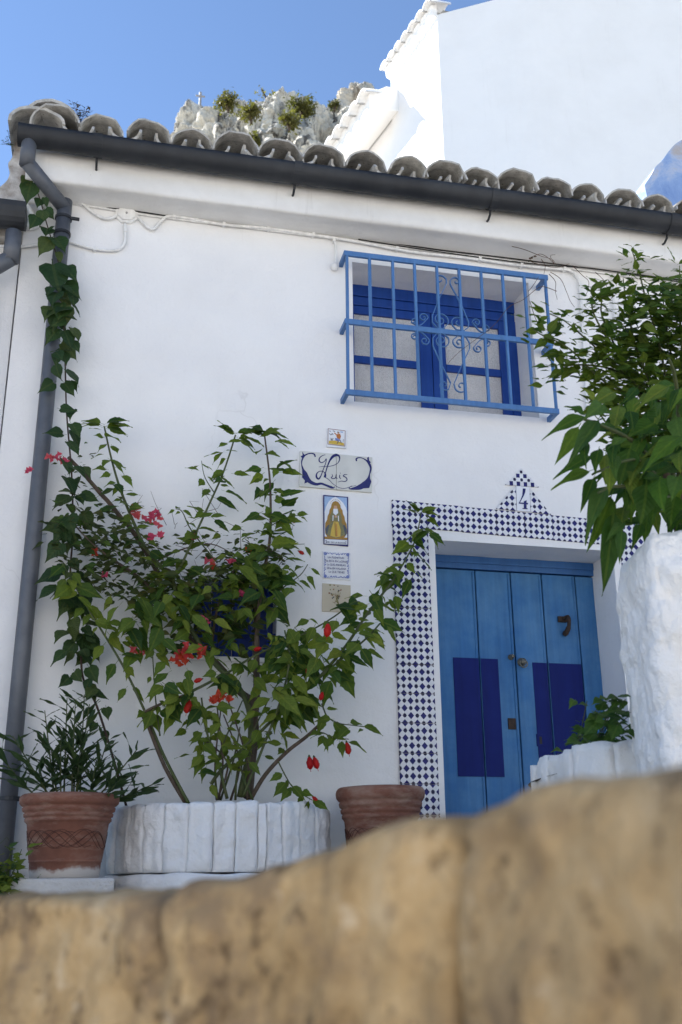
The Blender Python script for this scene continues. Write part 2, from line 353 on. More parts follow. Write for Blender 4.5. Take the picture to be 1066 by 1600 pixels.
def settle(root):
    """keep world-space parts where they are once the base Empty stands at its own place"""
    inv = Matrix.Translation(root.location).inverted()
    for ch in root.children: ch.matrix_parent_inverse = inv
def smoothstep_pts(pts, k=6):
    """Catmull-Rom through pts"""
    P = [Vector(p) for p in pts]; out = []
    for i in range(len(P)-1):
        a, b, c, d = P[max(i-1, 0)], P[i], P[i+1], P[min(i+2, len(P)-1)]
        for j in range(k):
            t = j/k
            out.append(.5*((2*b)+(c-a)*t+(2*a-5*b+4*c-d)*t*t+(3*b-a-3*c+d)*t**3))
    out.append(P[-1]); return out
def hob(p, s, seed=0): return noise.noise(Vector(p)*s + Vector((seed*7.13, seed*3.7, seed*1.9)))

# ------------------------------------------------------------------ the setting: ground
wall_px = [(-500, 1440, 1.75), (-220, 1415, 1.32), (0, 1405, 1.02), (120, 1400, .93), (250, 1389, .85), (420, 1350, .78), (640, 1284, .68), (830, 1234, .585), (950, 1220, .535), (1066, 1210, .49), (1250, 1190, .42)]
RIDGE = [atd(*p) for p in wall_px]
mb = MB(); mb.add([(-300, -300, -1.6), (300, -300, -1.6), (300, 400, -1.6), (-300, 400, -1.6)], [(0, 1, 2, 3)])
tag(mb.build('ground', 'lower_ground'), kind='structure')
mb = MB()
edge = [(p.x+.02, p.y+.22, 0) for p in RIDGE]
top = [(-14, .3, 0), (-14, -3.0, 0)] + edge + [(9, -5.0, 0), (9, .3, 0)]
mb.prism(top, (0, 0, -1.62))
tag(mb.build('pavement', 'paving'), kind='structure')

# ------------------------------------------------------------------ the white house
house = thing('white_house', (0, 0, 0))
tag(house, 'whitewashed two-storey village house with blue door, barred blue window and grey tiled eave', 'house')
XL, XR, ZT = -2.056, 4.3, 3.70
DOOR = (.236, 1.285, -.02, 1.812); WIN = (-.20, .905, 2.60, 3.505); SMW = (-1.045, -.625, 1.13, 1.53)
def facade():
    holes = (DOOR, WIN, SMW)
    def lines(lo, hi, fixed, step):
        ks = sorted(set([lo, hi]+fixed)); out = []
        for a, b in zip(ks[:-1], ks[1:]):
            n = max(1, round((b-a)/step)); out += [a+(b-a)*i/n for i in range(n)]
        return out+[hi]
    xs = lines(XL, XR, [h[0] for h in holes]+[h[1] for h in holes], .06)
    zs = lines(-.05, ZT, [DOOR[3], WIN[2], WIN[3], SMW[2], SMW[3]], .06)
    mb = MB(); idx = {}
    def vid(i, j):
        if (i, j) not in idx:
            x, z = xs[i], zs[j]
            d = .008*hob((x, 0, z), .9, 1) + .0035*hob((x, 0, z), 4, 2)
            d = min(d, .006); idx[(i, j)] = len(mb.v); mb.v.append((x, d, z))
        return idx[(i, j)]
    for i in range(len(xs)-1):
        for j in range(len(zs)-1):
            cx, cz = (xs[i]+xs[i+1])/2, (zs[j]+zs[j+1])/2
            if any(h[0] < cx < h[1] and h[2] < cz < h[3] for h in holes): continue
            mb.f.append([vid(i, j), vid(i+1, j), vid(i+1, j+1), vid(i, j+1)]); mb.m.append(0)
    # reveals, starting just inside the wavy face
    for (x0, x1, z0, z1) in holes:
        y0, y1 = -.004, .45
        a, b, c, d = (x0, z0), (x1, z0), (x1, z1), (x0, z1)
        for p, q_ in ((b, c), (c, d), (d, a), (a, b)):
            n = 10; vs = []
            for k in range(n+1):
                x = p[0]+(q_[0]-p[0])*k/n; z = p[1]+(q_[1]-p[1])*k/n
                e = .004*hob((x*3, 5, z*3), 2, 3)
                yy = .008*hob((x, 0, z), .9, 1) + .0035*hob((x, 0, z), 4, 2)
                vs += [(x, min(yy, .006), z), (x+e, y1, z+e)]
            mb.add(vs, [(2*k, 2*k+1, 2*k+3, 2*k+2) for k in range(n)])
    # side, back and floor behind
    mb.add([(XL, 0, -.05), (XL, 6, -.05), (XL, 6, 4.9), (XL, 3, 5.0), (XL, 0, ZT)], [(0, 1, 2, 3, 4)])
    mb.add([(XR, 0, -.05), (XR, 6, -.05), (XR, 6, 4.9), (XR, 3, 5.0), (XR, 0, ZT)], [(0, 1, 2, 3, 4)])
    mb.add([(XL, 6, -.05), (XR, 6, -.05), (XR, 6, 4.9), (XL, 6, 4.9)], [(0, 1, 2, 3)])
    o = mb.build('wall', 'facade_wash', house, smooth=False, fixn=False)
    return o
wall = facade()
# cornice: soffit, fascia with a soft lower arris
mb = MB()
n = 60; prof = [(.0, 3.648), (-.06, 3.658), (-.135, 3.664), (-.185, 3.652), (-.200, 3.668), (-.203, 3.70), (-.203, 3.80), (-.19, 3.862), (.0, 3.885)]
vs = []
for i in range(n+1):
    x = XL+(XR-XL)*i/n
    for k, (y, z) in enumerate(prof):
        vs.append((x, y + (.006*hob((x, k, 0), 1.4, 4) if y < 0 else .01), z + .007*hob((x, 3, 0), .8, 5) + .003*hob((x, k, 2), 5, 6)))
m_ = len(prof)
mb.add(vs, [(i*m_+k, i*m_+k+1, (i+1)*m_+k+1, (i+1)*m_+k) for i in range(n) for k in range(m_-1)] + [tuple(range(m_)), tuple(n*m_+k for k in range(m_))])
mb.build('cornice', 'cornice_wash', house, smooth=True)

# roof: barrel tiles
roof = thing('roof', (0, 0, 0)); roof.parent = house
SL = math.tan(R(15))
def barrel(w0, w1, h0, h1, L, th, up, seg=10, rag=0, seed=0):
    """half-barrel tile, wide end at y=0; up=+1 cover, -1 pan"""
    mb = MB(); rows = 4; vs = []
    for side in (0, 1):
        for r_ in range(rows+1):
            t = r_/rows; w_ = w0+(w1-w0)*t; h_ = h0+(h1-h0)*t
            for k in range(seg+1):
                a = math.pi*k/seg; ww = w_-(th if side else 0); hh = h_-(th if side else 0)
                j = rag*hob((k*.7, r_, seed), 1.3, 9)
                vs.append((-ww*math.cos(a), L*t + (j if r_ == 0 else 0), up*hh*math.sin(a)*(1+.4*j)))
    S = seg+1; B = (rows+1)*S; fs = []
    for r_ in range(rows):
        for k in range(seg):
            a = r_*S+k; fs.append((a, a+1, a+S+1, a+S)); fs.append((B+a, B+a+S, B+a+S+1, B+a+1))
    for k in range(seg): fs.append((k, B+k, B+k+1, k+1)); e = rows*S+k; fs.append((e, e+1, B+e+1, B+e))
    for r_ in range(rows):
        a = r_*S; fs.append((a, a+S, B+a+S, B+a)); a = r_*S+seg; fs.append((a, B+a, B+a+S, a+S))
    mb.add(vs, fs); me = bpy.data.meshes.new('roof_tile'); me.from_pydata(mb.v, [], mb.f); me.update(); me.materials.append(MATS['roof_tile']); me.materials.append(MATS['tile_rim'])
    for q_ in range(rows*seg*2, rows*seg*2+2*seg, 2): me.polygons[q_].material_index = 1
    for q_ in me.polygons: q_.use_smooth = q_.material_index == 0
    bm = bmesh.new(); bm.from_mesh(me); bmesh.ops.recalc_face_normals(bm, faces=bm.faces); bm.to_mesh(me); bm.free()
    return me
covers = [barrel(.132, .105, .108, .085, .46, .010, 1, rag=.04, seed=i) for i in range(4)]
pans = [barrel(.090, .105, .075, .085, .46, .014, -1, rag=.03, seed=10+i) for i in range(3)]
TX = [at(px, py, -.3).x for px, py in ((160, 172), (235, 187), (303, 192), (370, 210), (440, 225), (507, 233), (575, 245), (640, 250), (697, 260), (750, 268), (808, 275), (865, 284), (922, 295), (976, 298), (1030, 310))]
x = TX[-1]
while x < XR-.2: x += .236; TX.append(x)
rng = random.Random(3)
EY, EZ = -.285, 3.945
def put_tile(me, x, y, z, rx=0, ry=0, rz=0, s=1):
    o = link('roof_tile', me, roof); o.location = (x, y, z); o.rotation_euler = (math.atan(SL)+rx, ry, rz); o.scale = (s, s, s); return o
allx = [-1.92]+TX
for c in range(2):
    for i, x in enumerate(allx):
        jy = rng.uniform(-.02, .02)
        put_tile(rng.choice(covers), x+rng.uniform(-.008, .008), EY+c*.36+jy, EZ+.006+c*.36*SL+c*.012+rng.uniform(-.008, .008), rng.uniform(-.05, .05), rng.uniform(-.10, .10), rng.uniform(-.08, .08), rng.uniform(.92, 1.05))
        if i+1 < len(allx):
            xm = (x+allx[i+1])/2
            put_tile(rng.choice(pans), xm, EY-.012+c*.36+rng.uniform(-.01, .01), EZ+.030+c*.36*SL+c*.012+rng.uniform(-.006, .01), rng.uniform(-.02, .02), rng.uniform(-.05, .05), rng.uniform(-.03, .03), rng.uniform(.95, 1.02))
# corner: two larger verge tiles, one over the other
put_tile(barrel(.150, .13, .095, .085, .5, .016, 1, rag=.03, seed=31), -2.015, EY-.005, EZ+.0, .0, -.10, .05)
put_tile(barrel(.150, .13, .105, .09, .5, .016, 1, rag=.03, seed=32), -1.95, EY+.035, EZ+.072, .02, .06, -.05)
# the rest of the slope, too far up to be seen piece by piece
mb = MB(); nx = 220; ny = 14; vs = []
for i in range(nx+1):
    x = XL-.06+(XR+.06-XL)*i/nx
    for j in range(ny+1):
        y = EY+.62+j*.225; vs.append((x, y, EZ-.03+(y-EY)*SL+.035*abs(math.sin((x-allx[0])*math.pi/.24))))
mb.add(vs, [(i*(ny+1)+j, (i+1)*(ny+1)+j, (i+1)*(ny+1)+j+1, i*(ny+1)+j+1) for i in range(nx) for j in range(ny)])
tag(mb.build('upper_tiles', 'roof_tile', roof, smooth=True), kind='stuff')
mb = MB(); mb.add([(XL, 3.3, 4.83), (XR, 3.3, 4.83), (XR, 6, 4.86), (XL, 6, 4.86)], [(0, 1, 2, 3)]); mb.build('back_slope', 'roof_tile', roof)

# gutter, half round, with joint sleeves and hooks
gut = None
def gutter():
    mb = MB(); GR = .074; gy, gz = -.296, 3.868; seg = 14; th = .004; x0, x1 = at(27, 205, -.36).x, XR
    def ringp(r): return [(gy-r*math.cos(math.pi*k/seg), gz-r*1.12*math.sin(math.pi*k/seg)) for k in range(seg+1)]
    N = 40; vs = []; S = 2*(seg+1)
    for i in range(N+1):
        x = x0+(x1-x0)*i/N; dz = .004*math.sin(x*1.7)
        vs += [(x, y, z+dz) for y, z in ringp(GR)] + [(x, y, z+dz) for y, z in reversed(ringp(GR-th))]
    mb.add(vs, [(i*S+k, i*S+(k+1) % S, (i+1)*S+(k+1) % S, (i+1)*S+k) for i in range(N) for k in range(S)])
    cap = ringp(GR-.001); mb.prism([(x0+.004, y, z) for y, z in cap], (.004, 0, 0))
    g = mb.build('gutter', 'gutter_zinc', house, smooth=True)
    for px in (152, 467, 772, 1042):
        x = at(px, 240, gy-.07).x; mb = MB(); vs = []
        for xx in (x-.022, x+.022):
            vs += [(xx, y, z) for y, z in ringp(GR+.004)] + [(xx, y, z) for y, z in reversed(ringp(GR+.001))]
        S2 = 2*(seg+1); mb.add(vs, [(k, (k+1) % S2, S2+(k+1) % S2, S2+k) for k in range(S2)] + [tuple(range(S2)), tuple(range(S2, 2*S2))])
        mb.build('sleeve', 'gutter_zinc', g)
        mb = MB(); mb.tube([(x-.004, gy+.03, gz-.07), (x-.004, gy+.04, gz-.10), (x-.004, gy+.07, gz-.115), (x-.004, gy+.1, gz-.11)], .007, 6)
        mb.build('hook', 'gutter_zinc', g)
    return g
gut = gutter()
# downpipe
p1 = at(46, 222, -.30); p1.z = 3.82; p2 = at(42, 258, -.30); p3 = at(101, 322, -.07)
PX = -1.846
mb = MB(); r_ = .040
mb.tube([(p2.x, -.30, p1.z), (p2.x, -.30, p2.z)], r_, 16)
mb.tube([(p2.x, -.30, p2.z+.018), (PX, -.072, p3.z-.015)], r_*.985, 16)
mb.tube([(PX, -.072, p3.z+.03), (PX, -.072, 2.2), (PX-.004, -.072, 1.2), (PX-.006, -.072, .0)], [r_, r_, r_, r_], 16)
pipe = mb.build('downpipe', 'pipe_zinc', house, smooth=True)
for z in (3.50, 3.40, .42):
    mb = MB(); mb.lathe([(r_+.001, 0), (r_+.006, .002), (r_+.006, .018), (r_+.001, .02)], (PX, -.072, z), 16)
    if z > 3.45 or z < 1: mb.tube([(PX+.035, -.085, z+.01), (PX+.085, -.085, z+.008)], .010, 8)
    mb.build('clamp', 'gutter_zinc', pipe)

# ------------------------------------------------------------------ tiled door surround
sur = thing('tile_surround'); sur.parent = house
TW, TH, TT = .2, .15, .012
def tilt(x): return -.033*max(0, min(1.0, (x-.1)/1.25))
def tile_mesh(w_, h_, cu, cv, u0=0, v0=0):
    mb = MB(); mb.box((0.001, -TT, -h_+.001), (w_-.001, .008, -.001)); me = bpy.data.meshes.new('tile'); me.from_pydata(mb.v, [], mb.f); me.update()
    bm = bmesh.new(); bm.from_mesh(me); bmesh.ops.recalc_face_normals(bm, faces=bm.faces); bmesh.ops.bevel(bm, geom=[e for e in bm.edges if all(v.co.y < 0 for v in e.verts)], offset=.0022, segments=2, affect='EDGES')
    uvl = bm.loops.layers.uv.new('UVMap')
    for f in bm.faces:
        for lp in f.loops: lp[uvl].uv = (u0+lp.vert.co.x/w_*cu, v0+(lp.vert.co.z+h_)/h_*cv)
    bm.to_mesh(me); bm.free(); me.materials.append(MATS['pattern_tile']); return me
full = tile_mesh(TW, TH, 6, 4)
five = tile_mesh(TW*5/6, TH, 5, 4)
rt = random.Random(5)
def put(me, x, z, rz=0, name='tile'):
    o = link(name, me, sur); o.location = (x, rt.uniform(-.0015, .0008), z); o.rotation_euler = (rt.uniform(-.006, .006), rz+rt.uniform(-.004, .004), rt.uniform(-.006, .006)); return o
xs = [0, .2, .4, .6, .767, .933, 1.133, 1.333]
Z0 = 2.026
for i, x in enumerate(xs):
    put(five if i in (3, 4) and False else (five if i in (3+0, 4) else full), x, Z0+tilt(x+.1), .02)
for k in range(1, 14):
    z = Z0-k*TH*1.003
    put(full, .0007*k, z); put(full, 1.333-.0005*k, z-.035)
# little gable over the lintel, cut tiles, number tile
def cut_tile(poly, ucen, scale, rot=0, name='tile'):
    """poly in (x, z)"""
    mb = MB(); mb.prism([(x, -TT, z) for x, z in poly], (0, TT+.006, 0)); me = bpy.data.meshes.new(name); me.from_pydata(mb.v, [], mb.f); me.update()
    bm = bmesh.new(); bm.from_mesh(me); bmesh.ops.recalc_face_normals(bm, faces=bm.faces); uvl = bm.loops.layers.uv.new('UVMap')
    cr, sr = math.cos(rot), math.sin(rot)
    for f in bm.faces:
        for lp in f.loops:
            a, b_ = (lp.vert.co.x-ucen[0])/scale[0], (lp.vert.co.z-ucen[1])/scale[1]; lp[uvl].uv = (a*cr-b_*sr, a*sr+b_*cr)
    bm.to_mesh(me); bm.free(); me.materials.append(MATS['pattern_tile']); return link(name, me, sur)
def xz(px, py, Y=0): p = at(px, py, Y); return (p.x, p.z)
def z5(u, v): return xz(740+u/6.663, 720+v/6.663, -.01)
cut_tile([z5(495, 78), z5(332, 248), z5(678, 275)], z5(500, 200), (.030, .034), R(45))
cut_tile([z5(438, 262), z5(238, 497), z5(447, 521)], z5(232, 505), (TW/6, TH/4))
cut_tile([z5(588, 286), z5(597, 533), z5(806, 560)], z5(812, 556), (TW/6, TH/4))
mb = MB(); mb.prism([Vector((*z5(443, 262), 0)).xzy, Vector((*z5(582, 277), 0)).xzy, Vector((*z5(591, 533), 0)).xzy, Vector((*z5(452, 521), 0)).xzy], (0, .012, 0))
for v_i in range(4): mb.v[v_i] = (mb.v[v_i][0], -.013, mb.v[v_i][2]); mb.v[v_i+4] = (mb.v[v_i+4][0], .005, mb.v[v_i+4][2])
YP = -.0145
def zp(l): return [z5(*p) for p in l]
mb.flat([(a, YP, c) for a, c in zp([(510, 290), (541, 293), (536, 330), (520, 368), (492, 418), (483, 435), (470, 438), (488, 405), (505, 360)])], 1)
mb.flat([(a, YP, c) for a, c in zp([(470, 436), (566, 441), (564, 458), (468, 448)])], 1)
mb.flat([(a, YP-.0004, c) for a, c in zp([(520, 425), (550, 412), (550, 497), (520, 495)])], 1)
mb.flat([(a, YP-.0008, c) for a, c in zp([(508, 494), (560, 497), (558, 508), (506, 504)])], 1)
mb.build('number_tile', ['glaze_white', 'ink_navy'], sur)

# white plaster band inside the tiles
mb = MB()
for lo, hi in (((.2005, -.007, 0), (.2365, .02, 1.85)), ((1.2855, -.007, 0), (1.332, .02, 1.85)), ((.2375, -.0072, 1.812), (1.2845, .02, 1.858))): mb.box(lo, hi)
mb.build('door_trim', 'facade_wash', house)

# ------------------------------------------------------------------ door
door = thing('door'); door.parent = house
DY = .262
def dx(px, py): return at(px, py, DY).x
cuts = [DOOR[0]-.01, dx(742, 890), dx(797, 890), dx(845, 890), dx(897, 890), DOOR[1]+.004]
zt = 1.735
gap = .0035
mb = MB(); mb.box((DOOR[0]-.05, DY-.012, zt+.004), (DOOR[1]+.05, DY+.05, 1.86)); mb.box((DOOR[0]-.05, DY-.020, zt+.035), (DOOR[1]+.05, DY-.012, 1.86)); mb.build('door_head', 'door_frame_blue', door, bevel=.003)
mb = MB(); mb.box((DOOR[0]-.05, DY+.045, 0), (DOOR[1]+.05, DY+.06, 1.85)); mb.build('door_backing', 'black_cable', door)
for i in range(5):
    a, b = cuts[i]+gap, cuts[i+1]-gap
    mb = MB(); mb.box((a, DY+rng.uniform(-.002, .002), .01), (b, DY+.04, zt-.002)); mb.build('plank', 'door_blue', door, bevel=.004)
    if i in (0, 1, 2, 3):                                  # slim bead next to each joint
        mb = MB(); bx = b-.014; mb.tube([(bx, DY+.001, .02), (bx, DY+.001, zt-.01)], .004, 6); mb.build('bead', 'door_blue', door, smooth=True)
ymid = DY-.0032
for k, (pa, pb, pc, pd) in enumerate((((708, 1027), (778, 1028), (789, 1214), (715, 1212)), ((832, 1035), (909, 1038), (918, 1180), (838, 1172)))):
    xa, xb = at(*pa, ymid).x, at(*pb, ymid).x; za, zb = at(*pa, ymid).z, at(*pc, ymid).z
    if k == 1: zb = at(789, 1214, ymid).z
    for i in range(5):
        lo, hi = max(xa, cuts[i]+gap+.003), min(xb, cuts[i+1]-gap-.003)
        if hi-lo < .01: continue
        mb = MB(); mb.box((lo, ymid, zb), (hi, DY+.02, za)); mb.build('painted_panel', 'door_dark_blue', door)
# knocker, knobs, lock plate, key slot
kx = at(880, 965, DY).x; kz = at(880, 968, DY).z
mb = MB()
mb.box((kx-.045, DY-.02, kz-.022), (kx+.02, DY+.005, kz+.018))
mb.tube(smoothstep_pts([(kx-.01, DY-.025, kz), (kx+.01, DY-.055, kz+.006), (kx+.014, DY-.062, kz-.03), (kx+.010, DY-.055, kz-.07), (kx-.004, DY-.035, kz-.105)], 4), [.013]*4+[.016]*4+[.014]*4+[.018]*4+[.02], 10)
mb.lathe([(.001, -.022), (.016, -.014), (.021, 0), (.016, .014), (.001, .022)], (kx-.006, DY-.028, kz-.105), 10)
mb.v = [(kx+(v[0]-kx)*.78, DY+(v[1]-DY)*.8, kz+(v[2]-kz)*.82) for v in mb.v]
mb.build('knocker', 'rust_iron', door, bevel=0, smooth=False)
for px, py, r_k in ((798, 1027, .016), (815, 1035, .025)):
    p = at(px, py, DY); mb = MB(); M_ = Matrix.Translation(p) @ Matrix.Rotation(R(90), 4, 'X')
    t = MB(); t.lathe([(r_k, 0), (r_k, .004), (r_k*.35, .006), (r_k*.35, .02), (r_k*.7, .024), (r_k*.75, .032), (r_k*.4, .04), (.0005, .041)], (0, 0, 0), 18)
    mb.add([M_ @ Vector(v) for v in t.v], t.f)
    if r_k > .02: mb.tube([p+Vector((.022*math.cos(a), -.03, -.012+.022*math.sin(a))) for a in [k*6.2832/16 for k in range(17)]], .0035, 6, cap=False)
    mb.build('knob', 'brass', door, smooth=True)
p = at(800, 1131, DY); mb = MB(); mb.box((p.x-.022, DY-.006, p.z-.030), (p.x+.022, DY+.005, p.z+.030)); mb.build('lock_plate', 'rust_iron', door, bevel=.002)
p = at(844.5, 1157, DY); mb = MB(); mb.box((p.x-.007, DY-.007, p.z-.020), (p.x+.007, DY, p.z+.020)); mb.build('key_slot', 'black_cable', door)
p = at(845, 1157, DY); mb = MB(); mb.box((p.x-.025, DY-.0055, p.z-.032), (p.x+.025, DY, p.z+.034)); mb.build('slot_plate', 'door_dark_blue', door, bevel=.001)

# ------------------------------------------------------------------ upper window
win = thing('window'); win.parent = house
WY = .25
x0, x1, z0, z1 = WIN; xm = at(676, 560, WY).x
def bar(name, a, b, mat, parent, bev=.004): mb = MB(); mb.box(a, b); return mb.build(name, mat, parent, bevel=bev)
fw = .05
bar('frame_head', (x0-.02, WY-.01, z1-.075), (x1+.02, WY+.06, z1+.02), 'window_blue', win)
bar('frame_head', (x0-.02, WY-.002, z1-.135), (x1+.02, WY+.05, z1-.077), 'window_blue', win)
bar('frame_jamb', (x0-.02, WY-.008, z0-.02), (x0+.048, WY+.06, z1-.136), 'window_blue', win)
bar('frame_jamb', (x1-.05, WY-.008, z0-.02), (x1+.02, WY+.06, z1-.136), 'window_blue', win)
za, zb = z0-.02, z1-.137
for (a, b) in ((x0+.049, xm-.002), (xm+.002, x1-.051)):
    s = a > 0.2
    la, lb = a, b
    wl_, wr_ = (.085, .06) if s else (.018, .075)
    bar('sash_stile', (la, WY, za), (la+wl_, WY+.045, zb), 'window_blue', win)
    bar('sash_stile', (lb-wr_, WY, za), (lb, WY+.045, zb), 'window_blue', win)
    zm = z0+.405
    bar('sash_rail', (la+wl_+.0005, WY+.003, zb-.055), (lb-wr_-.0005, WY+.045, zb-.001), 'window_blue', win)
    bar('sash_rail', (la+wl_+.0005, WY+.003, zm-.024), (lb-wr_-.0005, WY+.045, zm+.024), 'window_blue', win)
    for pa, pb in ((za, zm-.025), (zm+.025, zb-.056)):
        mb = MB(); mb.box((la+wl_-.005, WY+.02, pa-.005), (lb-wr_+.005, WY+.03, pb+.005)); mb.build('pane', 'frosted_pane', win)

# wrought-iron grille
gr = thing('window_grille'); gr.parent = house
GY = -.125
gx0, gx1 = at(543, 500, GY).x, at(861, 540, GY).x
gz = [at(700, 411+4, GY).z, at(700, 515+4, GY).z, at(700, 623+4, GY).z]
for z in gz:
    mb = MB(); mb.box((gx0-.016, GY-.006, z-.016), (gx1+.016, GY+.012, z+.016))
    mb.box((gx0-.016, GY+.0125, z-.015), (gx0+.006, .03, z+.015)); mb.box((gx1-.006, GY+.0125, z-.015), (gx1+.016, .03, z+.015))
    mb.build('rail', 'grille_blue', gr, bevel=.002)
NB = 10
barx = [gx0+(gx1-gx0)*i/(NB-1) for i in range(NB)]
for x in barx:
    for a, b in ((gz[0]-.0165, gz[1]+.0165), (gz[1]-.0165, gz[2]+.0165)):
        h = .0075; j = rng.uniform(-.002, .002)
        mb = MB(); M_ = Matrix.Translation((x+j, GY+.003, 0)) @ Matrix.Rotation(R(rng.choice((8, 12, 38))), 4, 'Z')
        mb.box((-h, -h, b-.004), (h, h, a+.004), 0, M_); mb.build('bar', 'grille_blue', gr, bevel=.0015)
def scroll(pts_px, spirals, name='scroll'):
    pass
def gp(u, v): p = at(640+u/6.663, 400+v/6.663, GY); return Vector((p.x, GY+.004, p.z))
def flatbar(pts, wd=.012, th=.0022):
    """flat iron strip on edge (wide in y) following pts"""
    mb = MB(); k = len(pts); vs = []
    for i in range(k):
        t = (pts[min(i+1, k-1)]-pts[max(i-1, 0)]).normalized(); nn = Vector((-t.z, 0, t.x))*th
        for a, b in ((1, -1), (1, 1), (-1, 1), (-1, -1)): vs.append(pts[i]+nn*a+Vector((0, b*wd*.5, 0)))
    mb.add(vs, [(i*4+j, i*4+(j+1) % 4, (i+1)*4+(j+1) % 4, (i+1)*4+j) for i in range(k-1) for j in range(4)] + [(0, 1, 2, 3), (4*k-4, 4*k-3, 4*k-2, 4*k-1)])
    return mb.build('scroll', 'grille_blue', gr)
def spiral(c, start, turns, r1):
    """from start (3-D) winding about c down to radius r1"""
    d = start-c; r0 = math.hypot(d.x, d.z); a0 = math.atan2(d.z, d.x); n = int(abs(turns)*18)+2
    return [c+Vector(((r0+(r1-r0)*i/n)*math.cos(a0+turns*6.2832*i/n), 0, (r0+(r1-r0)*i/n)*math.sin(a0+turns*6.2832*i/n))) for i in range(n+1)]
def S(c, st, turns, r1, pre=()): return [gp(*p) for p in pre] + spiral(gp(*c), gp(*st), turns, r1)
flatbar(S((322, 245), (360, 215), .85, .006, [(240, 620), (300, 465), (385, 285), (385, 240)]))
flatbar(S((485, 262), (450, 228), -.85, .006, [(618, 690), (540, 505), (425, 290), (425, 250)]))
flatbar(S((325, 665), (405, 700), 1.4, .008, [(240, 620), (240, 690), (290, 745), (350, 755)][::1]))
flatbar(S((508, 690), (450, 720), -1.3, .008, [(618, 690), (615, 740), (570, 775), (490, 765)]))
flatbar(S((335, 880), (405, 850), -1.4, .008, [(245, 930), (245, 850), (280, 810), (350, 808)]))
flatbar(S((520, 900), (455, 870), 1.3, .008, [(630, 960), (625, 900), (590, 840), (510, 825)]))
flatbar(S((365, 1340), (410, 1385), -1.1, .007, [(245, 930), (330, 1120), (430, 1320)]))
flatbar(S((540, 1355), (480, 1385), 1.1, .007, [(630, 960), (540, 1150), (465, 1330)]))
for (c1, s1, t1), (c2, s2, t2) in ((((145, 640), (195, 640), 1.2), ((60, 680), (25, 690), -1.1)), (((700, 690), (657, 690), -1.2), ((790, 750), (830, 770), 1.1)),
                                   (((160, 880), (205, 870), -1.2), ((55, 835), (25, 815), 1.1)), (((715, 960), (668, 950), 1.2), ((805, 905), (838, 890), -1.1))):
    a = spiral(gp(*c1), gp(*s1), t1, .006); b = spiral(gp(*c2), gp(*s2), t2, .006)
    m1 = gp((s1[0]+s2[0])/2, (s1[1]+s2[1])/2+(55 if s1[1] < 750 else -55))
    flatbar(list(reversed(a)) + smoothstep_pts([gp(*s1), m1, gp(*s2)], 6) + b)

# ------------------------------------------------------------------ small window behind the shrubs
sw = thing('small_window'); sw.parent = house
x0, x1, z0, z1 = SMW; SY = .12
for i in range(4):
    a = x0-.01+(x1-x0+.02)*i/4; b = x0-.01+(x1-x0+.02)*(i+1)/4
    bar('shutter_board', (a+.002, SY, z0-.01), (b-.002, SY+.03, z1+.01), 'shutter_blue', sw)
for i in range(5):
    x = x0+(x1-x0)*(i+.5)/5; mb = MB(); mb.tube([(x, .03, z0-.02), (x, .03, z1+.02)], .006, 6); mb.build('window_bar', 'shutter_blue', sw, smooth=True)
for z in (z0+.13, z1-.13): mb = MB(); mb.tube([(x0-.02, .03, z), (x1+.02, .03, z)], .005, 6); mb.build('window_bar', 'shutter_blue', sw, smooth=True)
bar('sill', (x0-.03, -.015, z0-.025), (x1+.03, .1, z0-.001), 'facade_wash', sw)

# ------------------------------------------------------------------ ceramic plaques on the facade
def rectplaque(name, c4, Y0, Y1, mat, label, cat='plaque'):
    """c4 pixel corners tl, tr, br, bl; body from the wall to Y1"""
    P = [at(px, py, Y1) for px, py in c4]; base = (P[0]+P[1]+P[2]+P[3])/4
    t = thing(name, (base.x, 0, min(p.z for p in P))); tag(t, label, cat, 'ceramic plaques beside the door')
    mb = MB(); mb.prism(P, (0, Y0-Y1, 0)); mb.build('tile', mat, t, bevel=.0015)
    return t
def strokes(t, Y, items, mats, name='picture', org=(0, 0), s=1):
    """items: ('p', mat, pts) polygon or ('r', mat, pts, widths) stroke, in zoomed photo units"""
    mb = MB(); k = 0
    for it in items:
        k += 1; yy = Y-.00011*k
        P = [xz(org[0]+u/s, org[1]+v/s, yy) for u, v in it[2]]
        if it[0] == 'p': mb.flat([(a, yy, b) for a, b in P], mats.index(it[1]))
        else:
            pp = [Vector((a, b)) for a, b in P]
            if len(pp) > 2: pp = [Vector((q[0], q[1])) for q in smoothstep_pts([(a, b, 0) for a, b in P], 5)]
            n_ = len(pp); wd = it[3]; wd = wd if isinstance(wd, (list, tuple)) else [wd, wd]
            ws = [wd[min(int(i/(n_-1)*(len(wd)-1)), len(wd)-2)] + (wd[min(int(i/(n_-1)*(len(wd)-1))+1, len(wd)-1)]-wd[min(int(i/(n_-1)*(len(wd)-1)), len(wd)-2)])*((i/(n_-1)*(len(wd)-1)) % 1 if i < n_-1 else 1) for i in range(n_)]
            mb.ribbon(pp, [x*.0206/s*1.0 if False else x/s*.00365 for x in ws], yy, mats.index(it[1]))
    mb.build(name, mats, t, fixn=False)

